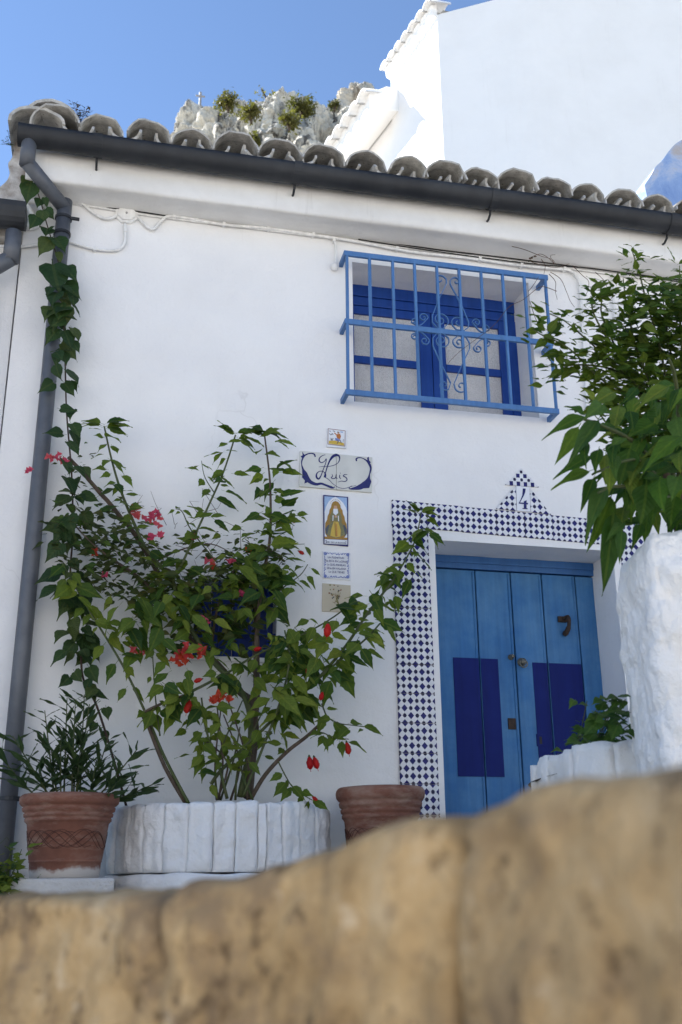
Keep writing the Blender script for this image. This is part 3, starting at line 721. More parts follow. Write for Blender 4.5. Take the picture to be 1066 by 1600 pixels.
# small picture tile
t = rectplaque('picture_tile', [(511.5, 668.5), (542, 672), (541.5, 700.5), (511, 698)], .005, -.010, 'glaze_white', 'small square picture tile of a man in an orange coat above the name plaque')
o_, s_ = (460, 660), 7.614
strokes(t, -.0105, [('r', 'ink_brown', [(403, 75), (606, 100)], [7, 7]), ('r', 'ink_brown', [(606, 100), (602, 283)], [7, 7]), ('r', 'ink_brown', [(602, 283), (400, 258)], [7, 7]), ('r', 'ink_brown', [(400, 258), (403, 75)], [7, 7]),
    ('p', 'ink_yellow', [(412, 218), (480, 215), (590, 245), (594, 276), (410, 252)]),
    ('p', 'ink_orange', [(508, 140), (545, 135), (556, 165), (545, 200), (512, 190), (500, 165)]), ('p', 'ink_orange', [(470, 125), (482, 120), (512, 150), (508, 162)]), ('p', 'ink_skin', [(513, 118), (532, 116), (534, 136), (516, 138)]), ('p', 'ink_slate', [(510, 108), (538, 114), (536, 121), (512, 120)]),
    ('p', 'ink_blue', [(485, 185), (515, 190), (545, 205), (535, 222), (490, 218)]), ('r', 'ink_slate', [(515, 210), (522, 230), (508, 252)], [10, 8]), ('r', 'ink_slate', [(540, 205), (552, 225), (560, 248)], [10, 8]),
    ('r', 'ink_slate', [(420, 98), (430, 110)], [9, 9]), ('r', 'ink_slate', [(458, 100), (486, 108)], [9, 9]), ('r', 'ink_slate', [(418, 130), (436, 150), (452, 132), (462, 150)], [7, 7]), ('p', 'ink_slate', [(432, 198), (460, 202), (456, 215), (434, 212)]),
    ('r', 'ink_slate', [(425, 188), (470, 192)], [5, 5]), ('p', 'ink_skyblue', [(545, 105), (580, 110), (578, 125), (550, 120)]), ('r', 'ink_slate', [(585, 200), (580, 235)], [5, 5])],
    ['ink_brown', 'ink_yellow', 'ink_orange', 'ink_skin', 'ink_slate', 'ink_blue', 'ink_skyblue'], org=o_, s=s_)
settle(t)
# name plaque: two tiles, painted script
P4 = [(469, 704), (582, 714.5), (581.5, 769.5), (468, 759.5)]
t = rectplaque('name_plaque', [P4[0], (525.5, 709.3), (525.4, 764.6), P4[3]], .005, -.014, 'plaque_white', 'wide white ceramic name plaque with navy scrollwork and script lettering')
P = [at(*p, -.014) for p in ((526, 709.4), P4[1], P4[2], (525.9, 764.7))]
mb = MB(); mb.prism(P, (0, .019, 0)); mb.build('tile', 'plaque_white', t, bevel=.0015)
N_ = 'ink_navy'
strokes(t, -.0146, [
    ('r', N_, [(250, 412), (238, 380), (205, 368), (160, 375), (118, 400), (92, 450), (88, 500), (105, 560), (125, 610), (150, 665), (195, 710), (260, 735), (320, 728), (370, 745), (440, 772), (470, 778), (478, 760)], [14, 20, 14, 14, 18, 16, 10, 24, 60, 62, 44, 34, 26, 24, 30, 14, 4]),
    ('p', N_, [(95, 345), (112, 375), (128, 392), (95, 430), (76, 402), (98, 392)]), ('p', N_, [(118, 590), (140, 650), (190, 700), (120, 728), (125, 690), (92, 655), (96, 625)]),
    ('r', N_, [(742, 462), (738, 435), (765, 420), (810, 425), (860, 455), (895, 500), (910, 550), (895, 620), (880, 680), (840, 735), (780, 770), (720, 785), (660, 790), (662, 770), (735, 748)], [16, 20, 14, 10, 20, 30, 22, 14, 40, 70, 60, 36, 12, 6, 4]),
    ('p', N_, [(866, 420), (888, 408), (890, 450), (912, 475), (890, 500), (870, 470)]), ('p', N_, [(898, 655), (918, 705), (892, 780), (830, 785), (800, 770), (860, 730)]),
    ('r', N_, [(370, 385), (335, 395), (300, 425), (298, 460), (325, 478), (360, 462), (380, 432), (375, 480), (345, 560), (315, 640), (288, 672), (265, 650), (268, 610), (300, 582), (345, 585), (372, 620), (365, 650)], [6, 8, 12, 16, 12, 8, 10, 9, 9, 12, 20, 22, 14, 8, 8, 16, 24]),
    ('r', N_, [(360, 655), (372, 600), (392, 530), (420, 460), (455, 410), (495, 388), (530, 398), (540, 435), (520, 480), (470, 510), (400, 525), (340, 525), (292, 530)], [22, 12, 12, 18, 30, 34, 22, 12, 8, 8, 6, 6, 5]),
    ('r', N_, [(365, 652), (410, 680), (460, 730), (520, 770), (580, 785), (640, 775), (690, 752)], [8, 7, 6, 6, 6, 6, 4]),
    ('r', N_, [(448, 615), (455, 640), (440, 655), (455, 668), (490, 660), (500, 615), (496, 655), (515, 670)], [5, 10, 10, 10, 10, 7, 12, 5]),
    ('r', N_, [(542, 622), (540, 655), (556, 672)], [8, 12, 6]), ('r', N_, [(545, 600), (551, 607)], [9, 9]),
    ('r', N_, [(632, 622), (600, 620), (585, 638), (615, 655), (628, 680), (605, 702), (560, 698), (520, 710)], [6, 8, 12, 12, 10, 10, 8, 4])], ['ink_navy'], 'lettering', org=o_, s=s_)
settle(t)
# tall devotional plaque
t = rectplaque('devotional_plaque', [(505.3, 773), (544.3, 776.3), (544.5, 853.8), (505.8, 850.3)], .005, -.012, 'ink_navy', 'tall blue-edged plaque with a golden-robed crowned figure under the name plaque')
o_, s_ = (490, 765), 8.2
G_, Yl, Ol, Sl_, Wt = 'ink_gold', 'ink_yellow', 'ink_olive', 'ink_slate', 'glaze_white'
sc_items = [('p', 'ink_skyblue', [(140, 85), (428, 104), (432, 300), (140, 300)]),
    ('p', Wt, [(282, 92), (330, 120), (380, 170), (415, 230), (430, 290), (433, 620), (142, 600), (142, 290), (160, 220), (195, 155), (240, 110)]),
    ('p', G_, [(142, 600), (433, 615), (435, 645), (142, 630)]), ('p', Wt, [(142, 634), (434, 648), (434, 706), (142, 692)])]
gold = [(282, 145), (318, 160), (345, 200), (350, 235), (372, 265), (378, 310), (398, 350), (404, 400), (425, 440), (430, 500), (432, 560), (400, 610), (290, 632), (180, 610), (150, 560), (148, 500), (150, 430), (175, 385), (180, 340), (200, 300), (205, 260), (225, 225), (232, 185), (250, 158)]
sc_items += [('p', G_, gold), ('p', Ol, [(250, 250), (318, 252), (355, 330), (365, 420), (330, 400), (245, 400), (205, 430), (215, 330)]),
    ('p', Sl_, [(150, 500), (190, 450), (225, 470), (190, 590), (158, 560)]), ('p', Sl_, [(430, 510), (395, 450), (355, 470), (390, 595), (425, 570)]),
    ('p', Ol, [(205, 440), (245, 405), (340, 405), (375, 440), (405, 580), (290, 622), (175, 580)]), ('p', Yl, [(260, 410), (318, 412), (350, 520), (345, 600), (285, 612), (215, 590), (230, 500)]),
    ('r', G_, [(275, 420), (285, 600)], [14, 16]), ('r', 'ink_orange', [(296, 440), (300, 600)], [8, 12]),
    ('p', 'ink_skin', [(262, 205), (300, 207), (305, 245), (282, 270), (260, 245)]), ('p', Wt, [(255, 245), (310, 247), (316, 300), (284, 330), (252, 300)]), ('p', 'ink_skin', [(272, 330), (300, 332), (302, 360), (272, 358)]),
    ('p', G_, [(245, 160), (318, 163), (312, 205), (252, 202)]), ('r', Wt, [(252, 330), (248, 400)], [12, 10]), ('r', Wt, [(318, 335), (322, 405)], [12, 10])]
for k in range(9):
    a = R(20+k*17.5); sc_items.append(('r', G_, [(282-62*math.cos(a), 195-62*math.sin(a)), (282-72*math.cos(a), 195-72*math.sin(a))], [7, 7]))
sc_items += [('r', 'ink_navy', [(150, 660), (165, 652), (170, 672), (155, 690)], [6, 6]), ('r', 'ink_navy', [(425, 672), (410, 668), (405, 688), (422, 698)], [6, 6])]
strokes(t, -.0124, sc_items, ['ink_skyblue', Wt, G_, Yl, Ol, Sl_, 'ink_skin', 'ink_orange', 'ink_navy'], org=o_, s=s_)
def text(t, s, px, py, size, Y, mat, name='lettering', wscale=1):
    c = bpy.data.curves.new(name, 'FONT'); c.body = s; c.align_x = 'CENTER'; c.align_y = 'CENTER'; c.size = size; c.offset = size*.012
    tmp = bpy.data.objects.new('tmp', c); col.objects.link(tmp); dg = bpy.context.evaluated_depsgraph_get()
    me = bpy.data.meshes.new_from_object(tmp.evaluated_get(dg)); bpy.data.objects.remove(tmp); me.materials.clear(); me.materials.append(MATS[mat])
    p = at(px, py, Y); me.transform(Matrix.Translation(p) @ Matrix.Rotation(R(90), 4, 'X') @ Matrix.Diagonal((wscale, 1, 1, 1)))
    return link(name, me, t)
text(t, 'VIR. DE LA ROCIO', 490+285/8.2, 765+680/8.2, .0125, -.0175, 'ink_slate')
settle(t)
# verse plaque
t = rectplaque('verse_plaque', [(504.2, 861), (548.2, 864.4), (548.2, 906.8), (503.8, 903)], .005, -.011, 'glaze_white', 'square blue and white verse tile with five lines of writing')
items = []; rq = random.Random(11)
def edge_pt(k, u, ins):
    c = [(120, 788), (472, 803), (472, 1150), (118, 1140)]; a, b = c[k], c[(k+1) % 4]; mx, my = 295, 970
    p = (a[0]+(b[0]-a[0])*u, a[1]+(b[1]-a[1])*u); d = math.hypot(mx-p[0], my-p[1]); return (p[0]+(mx-p[0])/d*ins, p[1]+(my-p[1])/d*ins)
for k in range(4):
    for i in range(9):
        u = (i+.5)/9; a = edge_pt(k, u-.04, 14+rq.uniform(0, 8)); b = edge_pt(k, u, 30+rq.uniform(-6, 14)); c = edge_pt(k, u+.045, 12+rq.uniform(0, 14))
        items.append(('r', 'ink_blue', [a, b, c], [6, 10, 5]))
        if i % 2 == 0:
            q_ = edge_pt(k, u+.03, 36); items.append(('p', 'ink_blue', [(q_[0]-9, q_[1]), (q_[0], q_[1]-9), (q_[0]+9, q_[1]), (q_[0], q_[1]+9)]))
for k in range(4):
    q_ = edge_pt(k, 0, 45); items.append(('p', 'ink_blue', [(q_[0]+22*math.cos(a), q_[1]+22*math.sin(a)) for a in [j*6.2832/9 for j in range(9)]]))
strokes(t, -.0113, items, ['ink_blue'], 'border', org=o_, s=s_)
for i, s in enumerate(('LA PLENITUD', 'No ESTA EN LoGRAR', 'Lo QUE ANHELAS', 'SINo EN VALoRAR', 'Lo QUE TIENES')):
    text(t, s, 490+(288+i*2)/8.2, 765+(872+i*46.5)/8.2, .0155, -.0195, 'ink_navy', wscale=.82 if len(s) > 12 else .95)
settle(t)
# flower plaque
t = rectplaque('flower_plaque', [(504, 911), (548, 914.5), (548.5, 957.5), (503.5, 955)], .005, -.011, 'plaque_cream', 'cream tile with painted brown flowers, partly hidden by the red-flowered shrub')
items = []
for i in range(34):
    cx, cy = 290+rq.gauss(0, 38), 1340+rq.gauss(0, 48); r_ = rq.uniform(8, 17); m_ = rq.choice(('ink_brown', 'ink_brown', 'ink_olive', 'ink_slate'))
    items.append(('p', m_, [(cx+r_*(1 if j % 2 else .5)*math.cos(j*.785), cy+r_*(1 if j % 2 else .5)*math.sin(j*.785)) for j in range(8)]))
for i in range(6): items.append(('r', 'ink_olive', [(330, 1480), (300+rq.uniform(-20, 20), 1420), (290+rq.uniform(-50, 60), 1330+rq.uniform(-20, 40))], [5, 5, 3]))
strokes(t, -.0113, items, ['ink_brown', 'ink_olive', 'ink_slate'], org=o_, s=s_)
settle(t)

# ------------------------------------------------------------------ cables, conduit, junction box
def cable(name, pts, r, mat, label, cat='cable', clips=(), clipmat='conduit_white'):
    P = smoothstep_pts(pts, 6); base = P[-1] if P[-1].z < P[0].z else P[0]
    t = thing(name, tuple(base)); tag(t, label, cat, 'cables on the facade')
    mb = MB(); mb.tube(P, r, 8); mb.build('conduit' if clips else 'sheath', mat, t, smooth=True)
    for c in clips:
        mb = MB(); mb.box((c.x-.009, c.y-r-.004, c.z-r-.004), (c.x+.009, .004, c.z+r+.004)); mb.build('clip', clipmat, t, bevel=.002)
    settle(t); return t
def a_(px, py, Y=-.018): return at(px, py, Y)
JB = a_(198, 334, -.02)
mb = MB(); mb.prism([JB+Vector((.068*math.cos(a), 0, .060*math.sin(a))) for a in [R(22+45*k) for k in range(8)]], (0, .03, 0))
t = thing('junction_box', (JB.x, 0, JB.z-.06)); mb.build('box', 'conduit_white', t, bevel=.006)
mb = MB(); mb.prism([JB+Vector((.052*math.cos(a), -.001, .045*math.sin(a))) for a in [R(22+45*k) for k in range(8)]], (0, -.008, 0)); lid = mb.build('lid', 'conduit_white', t, bevel=.002)
mb = MB(); mb.lathe([(.006, 0), (.006, .004), (.001, .005)], (0, 0, 0), 10)
M_ = Matrix.Translation(JB+Vector((0, -.009, 0))) @ Matrix.Rotation(R(90), 4, 'X'); mb.v = [tuple(M_ @ Vector(v)) for v in mb.v]; mb.build('screw', 'metal_grey', t)
tag(t, 'white octagonal junction box under the cornice near the drainpipe', 'junction box'); settle(t)
cable('cable', [a_(98, 300, -.03), a_(125, 315), a_(150, 335), a_(168, 342), a_(182, 337)], .009, 'conduit_white', 'white conduit running from behind the drainpipe to the junction box', clips=[a_(125, 315)])
cable('cable', [a_(215, 338), a_(228, 352), a_(240, 358), a_(252, 345), a_(272, 338), a_(350, 351), a_(420, 357), a_(490, 367), a_(560, 378), a_(640, 393), a_(720, 402), a_(815, 415), a_(870, 420), a_(893, 424), a_(905, 440), a_(908, 470), a_(911, 520), a_(915, 580), a_(918, 660)], .009, 'conduit_white', 'long white conduit under the cornice from the junction box past the barred window', clips=[a_(272, 338), a_(350, 351), a_(420, 357), a_(490, 367), a_(620, 389), a_(750, 405), a_(815, 415), a_(882, 421), a_(908, 480)])
cable('cable', [a_(195, 350), a_(196, 372), a_(192, 384), a_(180, 391), a_(150, 389), a_(122, 382), a_(105, 377), a_(85, 379), a_(60, 382), a_(35, 385), a_(10, 385), a_(-30, 384)], .009, 'conduit_white', 'white conduit looping down from the junction box and left behind the drainpipe', clips=[a_(148, 389), a_(196, 360)])
cable('cable', [a_(115, 314, -.012), a_(150, 321, -.012), a_(200, 328, -.02), a_(300, 342, -.012), a_(420, 354, -.012), a_(560, 372, -.012), a_(690, 391, -.014), a_(760, 399, -.014), a_(840, 409, -.014), a_(960, 424, -.016), a_(1066, 438, -.016), a_(1150, 447, -.016)], .0042, 'black_cable', 'thin black cable along the underside of the cornice')
cable('cable', [a_(560, 374, -.022), a_(690, 394, -.02), a_(840, 413, -.022), a_(930, 420, -.024), a_(1066, 441, -.024), a_(1150, 451, -.024)], .0036, 'black_cable', 'second black cable sagging just below the first along the cornice')
cable('cable', [a_(115, 318, -.01), a_(250, 339, -.01), a_(420, 360, -.01), a_(600, 383, -.01), a_(800, 408, -.01), a_(1100, 447, -.01)], .006, 'conduit_white', 'thin white cable tucked behind the black one under the cornice')
cable('cable', [a_(958, 430), a_(959, 460), a_(961, 520), a_(965, 640), a_(968, 700)], .009, 'conduit_white', 'straight vertical white conduit behind the small-leaved bush', clips=[a_(959, 450), a_(961, 520)])
cable('bell_wire', [a_(522, 374), a_(525, 390), a_(525, 405), a_(523, 415)], .006, 'conduit_white', 'short white wire with a round end hanging left of the barred window', clips=[a_(522, 376)])
o = bpy.data.objects['bell_wire']; p = a_(523, 417, -.02); mb = MB(); mb.lathe([(.001, -.024), (.016, -.018), (.022, 0), (.016, .018), (.001, .024)], tuple(p), 14); b_ = mb.build('lamp_holder', 'conduit_white', o, smooth=True); b_.matrix_parent_inverse = Matrix.Translation(o.location).inverted()
cable('cable_coil', [at(18, 352, .02), at(22, 335, .0), at(40, 322, -.03), at(48, 330, -.03), at(52, 345, -.02), at(42, 352, -.03), at(30, 340, -.03), at(28, 326, -.03), at(38, 318, -.03), at(56, 316, -.03), at(66, 330, -.03), at(62, 350, -.02), at(45, 356, -.01), at(30, 350, .0)], .016, 'conduit_white', 'bundle of white cable looped at the top left corner of the house')

# ------------------------------------------------------------------ neighbour on the left (sliver of wall, gutter and elbow) and the old party wall above it
nb = thing('neighbour_house', (-4, .05, 0)); tag(nb, 'low white neighbouring house with its own grey gutter at the edge of the frame', 'house')
mb = MB(); mb.box((-5.2, .06, -.05), (-2.07, 5.5, 3.38)); mb.build('wall', 'facade_wash', nb)
mb = MB(); vs = []
ge = at(39, 360, -.12)
seg = 12
for x in (-5.2, ge.x):
    vs += [(x, -.12-.085*math.cos(math.pi*k/seg), 3.50-.12*math.sin(math.pi*k/seg)) for k in range(seg+1)]
mb.add(vs, [(k, k+1, seg+2+k, seg+1+k) for k in range(seg)] + [tuple(range(seg+1)), tuple(range(seg+1, 2*seg+2))]); g2 = mb.build('gutter', 'gutter_zinc', nb, smooth=False)
mb = MB(); q1 = at(18, 378, -.12); q2 = at(17, 408, -.12); q3 = at(-25, 428, -.07)
mb.tube([(q2.x, -.12, q1.z+.06), q2], .044, 14); mb.tube([q2+Vector((0, 0, .02)), q3], .043, 14); mb.tube([q3, q3+Vector((-.01, .0, -3.2))], .043, 14); mb.build('downpipe', 'pipe_zinc', nb, smooth=True)
mb = MB(); mb.box((-5.25, -.08, 3.50), (-2.10, .2, 3.56)); mb.add([(-5.25, -.1, 3.57), (-2.12, -.1, 3.57), (-2.12, 2.5, 4.2), (-5.25, 2.5, 4.2)], [(0, 1, 2, 3)]); mb.build('roof', 'roof_tile', nb)
settle(nb)
# party wall: rough end of old rendered masonry between the two roofs
pw = thing('party_wall', tuple(at(30, 350, .12))); tag(pw, 'peeling mossy stub of old rendered wall behind the gutter corner', 'wall')
outl = [(60, 205), (22, 196), (16, 214), (22, 232), (14, 250), (17, 268), (8, 285), (-4, 300), (-30, 322), (-30, 372), (60, 372)]
P = [at(px, py, .03) for px, py in outl]; mb = MB(); mb.prism(P, (0, .5, 0)); o = mb.build('masonry', 'old_wash', pw)
bm = bmesh.new(); bm.from_mesh(o.data); bmesh.ops.triangulate(bm, faces=bm.faces); bmesh.ops.subdivide_edges(bm, edges=bm.edges, cuts=4, use_grid_fill=True)
for v in bm.verts: v.co += Vector((hob(v.co, 9, 1), hob(v.co, 9, 2)*.7, hob(v.co, 9, 3)))*.022
bm.to_mesh(o.data); bm.free(); settle(pw)
# unseen taller house down the street, added to keep this end in shade
th = thing('unseen_shade_house', (-9.2, 2, 0)); tag(th, 'tall plain white house out of view, added to shade the street', 'house')
mb = MB(); mb.box((-13.5, .1, -.05), (-5.22, 6, 7.9)); mb.build('wall', 'far_wash', th)
mb = MB(); mb.prism([(-13.7, -.25, 7.92), (-13.7, 3, 9.0), (-13.7, 6.3, 7.92)], (8.6, 0, 0)); mb.build('roof', 'roof_tile', th); settle(th)

# unseen house behind the camera, added so its sunlit front lights this side
oh = thing('unseen_bounce_house', (0, -12, -1.6)); tag(oh, 'unseen white house across the lane, added to bounce sunlight onto the facade', 'house')
mb = MB(); mb.box((-12, -17, -1.65), (9, -11.5, 5.2)); mb.build('wall', 'far_wash', oh)
mb = MB(); mb.prism([(-12.2, -11.2, 5.22), (-12.2, -14.2, 6.3), (-12.2, -17.3, 5.22)], (21.4, 0, 0)); mb.build('roof', 'roof_tile', oh); settle(oh)

# ------------------------------------------------------------------ large white house behind
D0 = 14.0
K = atd(683, 25, D0)
fh = thing('rear_house', (K.x, K.y, 0)); tag(fh, 'tall whitewashed house rising behind the tiled roof', 'house')
uF = Vector((.882, -.471, 0)).normalized(); uG = Vector((-.225, .974, 0)).normalized()
lenF = 1.15; K2 = K+uF*lenF; u2 = Vector((.985, -.17, 0)).normalized(); K3 = K2+u2*5.5; K4 = K3+Vector((.3, 7, 0)); nG = Vector((-.974, -.225, 0)); LG = (CAM+ray(611, 132)*((K-CAM).dot(nG)/ray(611, 132).dot(nG))-K).dot(uG); KG = K+uG*LG; KB = KG-nG*4
mb = MB()
ring = []
ring += [KG]; ring += [K]
for i in range(7):                                         # the wall bends softly from one plane to the next
    t = i/6; ring.append(K2+uF*(-.28*(1-t)**2)+u2*(.28*t*t))
ring += [K3, K4, KB+Vector((2.5, 3, 0))]
zroof = K.z+.02
vs = [(p.x, p.y, -.05) for p in ring]+[(p.x, p.y, zroof) for p in ring]; nr = len(ring)
# wall tops: the front rises towards the right with the roof line
for i in range(nr):
    p = ring[i]; d = (p-K).dot(uF)
    vs[nr+i] = (p.x, p.y, zroof + max(0, d)*.06)
mb.add(vs, [(i, (i+1) % nr, nr+(i+1) % nr, nr+i) for i in range(nr)]); mb.build('wall', 'far_wash', fh)
nG = Vector((-uG.y, uG.x, 0))*-1
nG = Vector((-.974, -.225, 0))                              # outward from the left flank
# eave course along the left flank
ev = thing('eave_course'); ev.parent = fh
mb = MB()
base = K+Vector((0, 0, -.02)); L_ = LG
mb.prism([base+nG*.0+Vector((0, 0, .0)), base+nG*.07+Vector((0, 0, .02)), base+nG*.09+Vector((0, 0, .16)), base+Vector((0, 0, .22))], uG*L_); mb.build('eave_band', 'far_wash', ev)
def flank_tile(k, base, out, L=.34, step=.27, rr=.135):
    p = base+uG*(step*k)+nG*out
    mb = MB(); seg = 8; vs = []
    for yo in (0, L):
        for k2 in range(seg+1):
            a = math.pi*k2/seg; vs.append(p-nG*yo+uG*(rr*math.cos(a))+Vector((0, 0, rr*.8*math.sin(a)+yo*.25)))
    for yo in (0, L):
        for k2 in range(seg+1):
            a = math.pi*k2/seg; vs.append(p-nG*yo+uG*(rr*.84*math.cos(a))+Vector((0, 0, rr*.64*math.sin(a)+yo*.25)))
    s1 = seg+1
    fs = [(i, i+1, s1+i+1, s1+i) for i in range(seg)]+[(2*s1+i, 3*s1+i, 3*s1+i+1, 2*s1+i+1) for i in range(seg)]+[(i, 2*s1+i, 2*s1+i+1, i+1) for i in range(seg)]
    mb.add(vs, fs); return mb
for k in range(int(LG/.2)+1): flank_tile(k, base+Vector((0, 0, .12)), .17, step=.2, rr=.1).build('eave_tile', 'far_wash', ev, smooth=True)
# roof slope behind the parapet line
mb = MB(); mb.add([base-nG*.1+Vector((0, 0, .16)), base+uG*L_-nG*.1+Vector((0, 0, .16)), base+uG*L_-nG*4+Vector((0, 0, .9)), base-nG*4+Vector((0, 0, .9))], [(0, 1, 2, 3)]); mb.build('roof', 'roof_tile', fh)
# lower projecting bay roof on the left flank
bay = thing('bay'); bay.parent = fh
def on_plane(px, py, P0, nrm): d = ray(px, py); return CAM+d*((P0-CAM).dot(nrm)/d.dot(nrm))
A = on_plane(622, 150, K, nG); DA = (A-CAM).dot(FWD)
Bq = on_plane(577, 150, A, uG)
zt_ = on_plane(575, 146, Bq, uG).z; zt2 = on_plane(604, 135, Bq, uG).z; zb_ = on_plane(578, 170, Bq, uG).z; zb2 = on_plane(622, 173, A, uG).z
mb = MB(); LB = 5.5; Mq = A.lerp(Bq, .4)
mb.prism([Vector((A.x, A.y, zb2)), Vector((Bq.x, Bq.y, zb_)), Vector((Bq.x, Bq.y, zt_)), Vector((Mq.x, Mq.y, zt2)), Vector((A.x, A.y, zt2+.03))], uG*LB); mb.build('bay_wall', 'far_wash', bay)
mb = MB(); mb.prism([A-nG*.02+Vector((0, 0, -A.z)), A-nG*3+Vector((0, 0, -A.z)), A-nG*3+Vector((0, 0, zt2-.1-A.z)), A-nG*.02+Vector((0, 0, zt2-.1-A.z))], uG*LB); mb.build('bay_back', 'far_wash', bay)
for k in range(20): flank_tile(k, Vector((Bq.x, Bq.y, zt_-.10)), .13, L=.28).build('eave_tile', 'far_wash', bay, smooth=True)
settle(fh)

# ------------------------------------------------------------------ blue limewashed wall on the right
bw = thing('blue_wall', tuple(at(1040, 330, .55))); tag(bw, 'broken end of a pale blue limewashed wall above the tiles at the right', 'wall')
outl = [(1014, 345), (1012, 312), (1009, 290), (1016, 276), (1028, 258), (1041, 243), (1052, 230), (1060, 222), (1090, 196), (1180, 130), (1180, 420), (1020, 400)]
P = [at(px, py, .45) for px, py in outl]; mb = MB(); mb.prism(P, (0, .55, 0)); o = mb.build('masonry', 'blue_limewash', bw)
bm = bmesh.new(); bm.from_mesh(o.data); bmesh.ops.triangulate(bm, faces=bm.faces); bmesh.ops.subdivide_edges(bm, edges=bm.edges, cuts=4, use_grid_fill=True)
for v in bm.verts: v.co += Vector((hob(v.co, 7, 1), hob(v.co, 7, 2)*.6, hob(v.co, 7, 3)))*.02
bm.to_mesh(o.data); bm.free(); settle(bw)

# ------------------------------------------------------------------ limestone crag
def crag():
    mb = bmesh.new()
    spec = [  # px, py of the top, half width px, height px, depth, pointedness
        (312, 172, 34, 110, 62, .5), (345, 168, 30, 110, 60, .6), (372, 158, 30, 120, 61, .7), (402, 168, 28, 120, 59, .6), (440, 143, 34, 140, 60, .6), (425, 160, 26, 120, 57, .5),
        (480, 150, 30, 130, 62, .7), (503, 162, 22, 120, 58, .6), (462, 200, 26, 100, 55, .5), (395, 205, 30, 90, 54, .5), (340, 200, 34, 90, 55, .5), (490, 215, 22, 80, 53, .5), (528, 160, 20, 150, 60, .9), (551, 121, 22, 180, 62, 1.1), (572, 135, 22, 160, 63, .7), (600, 140, 26, 160, 64, .7), (545, 170, 18, 120, 58, .8), (640, 150, 40, 160, 66, .6), (295, 190, 30, 90, 63, .5)]
    for k, (px, py, hw, hh, D, pt) in enumerate(spec):
        top = atd(px, py+13, D); s = D/F_PX; cen = top-Vector((0, 0, hh*s*.5))
        r = bmesh.ops.create_icosphere(mb, subdivisions=6, radius=1)
        for v in r['verts']:
            d = v.co.copy(); e = 2.6
            L = (abs(d.x)**e+abs(d.y)**e+abs(d.z)**e)**(1/e); d = d/L
            q_ = Vector((d.x*hw*s*.98, d.y*hw*s*1.0, d.z*hh*s*.5))
            if d.z > 0: q_.x *= 1-.45*pt*d.z**2; q_.y *= 1-.45*pt*d.z**2
            w_ = cen+q_; nd = d.normalized()
            a = noise.fractal(w_*.55, 1.0, 2.1, 5)*.50 + (noise.voronoi(w_*.62)[0][0]-.35)*.9 + (noise.voronoi(w_*1.6)[0][0]-.3)*.35 + hob((w_.x*1.3, w_.y*1.3, w_.z*.25), 1.0, 4)*.5
            a += (.25-abs(hob((w_.x*1.1, w_.y*1.1, w_.z*.45), 1.9, 7)))*.9 + (.22-abs(hob(w_, 4.3, 8)))*.32 + hob(w_, 9, 9)*.10
            v.co = w_+nd*a*.80
    # the slope the crag stands on
    me = bpy.data.meshes.new('crag'); mb.to_mesh(me); mb.free(); me.materials.append(MATS['limestone'])
    o = link('crag', me); tag(o, 'pale limestone crag with dark crevices behind the roof', kind='structure'); return o
crag()
mb = MB(); n = 24; vs = []
for i in range(n+1):
    for j in range(n+1):
        x = -60+140*i/n; y = 34+60*j/n; c = atd(450, 300, 60); d = math.hypot((x-c.x)/40, (y-c.y-6)/26); vs.append((x, y, -1.7+(c.z+1)*math.exp(-d*d*2.2)+1.2*hob((x, y, 0), .15, 2)))
mb.add(vs, [(i*(n+1)+j, (i+1)*(n+1)+j, (i+1)*(n+1)+j+1, i*(n+1)+j+1) for i in range(n) for j in range(n)]); tag(mb.build('hill', 'limestone', smooth=True), kind='structure')
# iron cross on the summit
D = 62; b0 = atd(312.5, 168, D); s = D/F_PX
cr = thing('summit_cross', tuple(b0)); tag(cr, 'slender pale metal cross on top of the crag', 'cross')
mb = MB(); mb.tube([b0-Vector((0, 0, .6)), b0+Vector((0, 0, 29*s))], .075, 6); mb.build('post', 'metal_grey', cr)
mb = MB(); mb.tube([b0+Vector((-.27, 0, 22*s)), b0+Vector((.27, 0, 22*s))], .06, 6); mb.build('crossbar', 'metal_grey', cr); settle(cr)

# ------------------------------------------------------------------ round whitewashed planter of upright slabs
def lump_slab(fn, u0, u1, z0, z1, thick, name, parent, mat, seed, bulge=.012, nu=10, nv=20, amp=.011):
    """fn(u) -> (point on plan, outward normal); one upright slab between u0 and u1"""
    mb = MB(); vs = []
    def P(i, j, back):
        a = i/nu; b = j/nv; u = u0+(u1-u0)*a; p, nn = fn(u)
        e = (1-(2*a-1)**20)*(1-(2*b-1)**14)
        zz = z0+(z1-z0)*b
        d = (bulge*(e-.6) if not back else -thick) + (amp*hob((p.x, p.y, zz), 14, seed)+amp*1.2*hob((p.x*2, p.y*2, zz*.3), 9, seed+3)+amp*.5*hob((p.x, p.y, zz), 40, seed+6)+.012*hob((seed*1.7, 0, 0), 1.0, 2) if not back else 0)
        q_ = p+nn*d; top = (.010*hob((p.x, p.y, 1), 8, seed+5) - .010*(abs(2*a-1)**5)) if j == nv else 0
        return (q_.x, q_.y, zz+top)
    for back in (0, 1): vs += [P(i, j, back) for i in range(nu+1) for j in range(nv+1)]
    S = nv+1; B = (nu+1)*S; fs = []
    for i in range(nu):
        for j in range(nv):
            a = i*S+j; fs += [(a, a+S, a+S+1, a+1), (B+a, B+a+1, B+a+S+1, B+a+S)]
        fs += [(i*S, B+i*S, B+(i+1)*S, (i+1)*S), (i*S+nv, (i+1)*S+nv, B+(i+1)*S+nv, B+i*S+nv)]
    for j in range(nv): fs += [(j, j+1, B+j+1, B+j), (nu*S+j, B+nu*S+j, B+nu*S+j+1, nu*S+j+1)]
    mb.add(vs, fs); return mb.build(name, mat, parent, smooth=True)
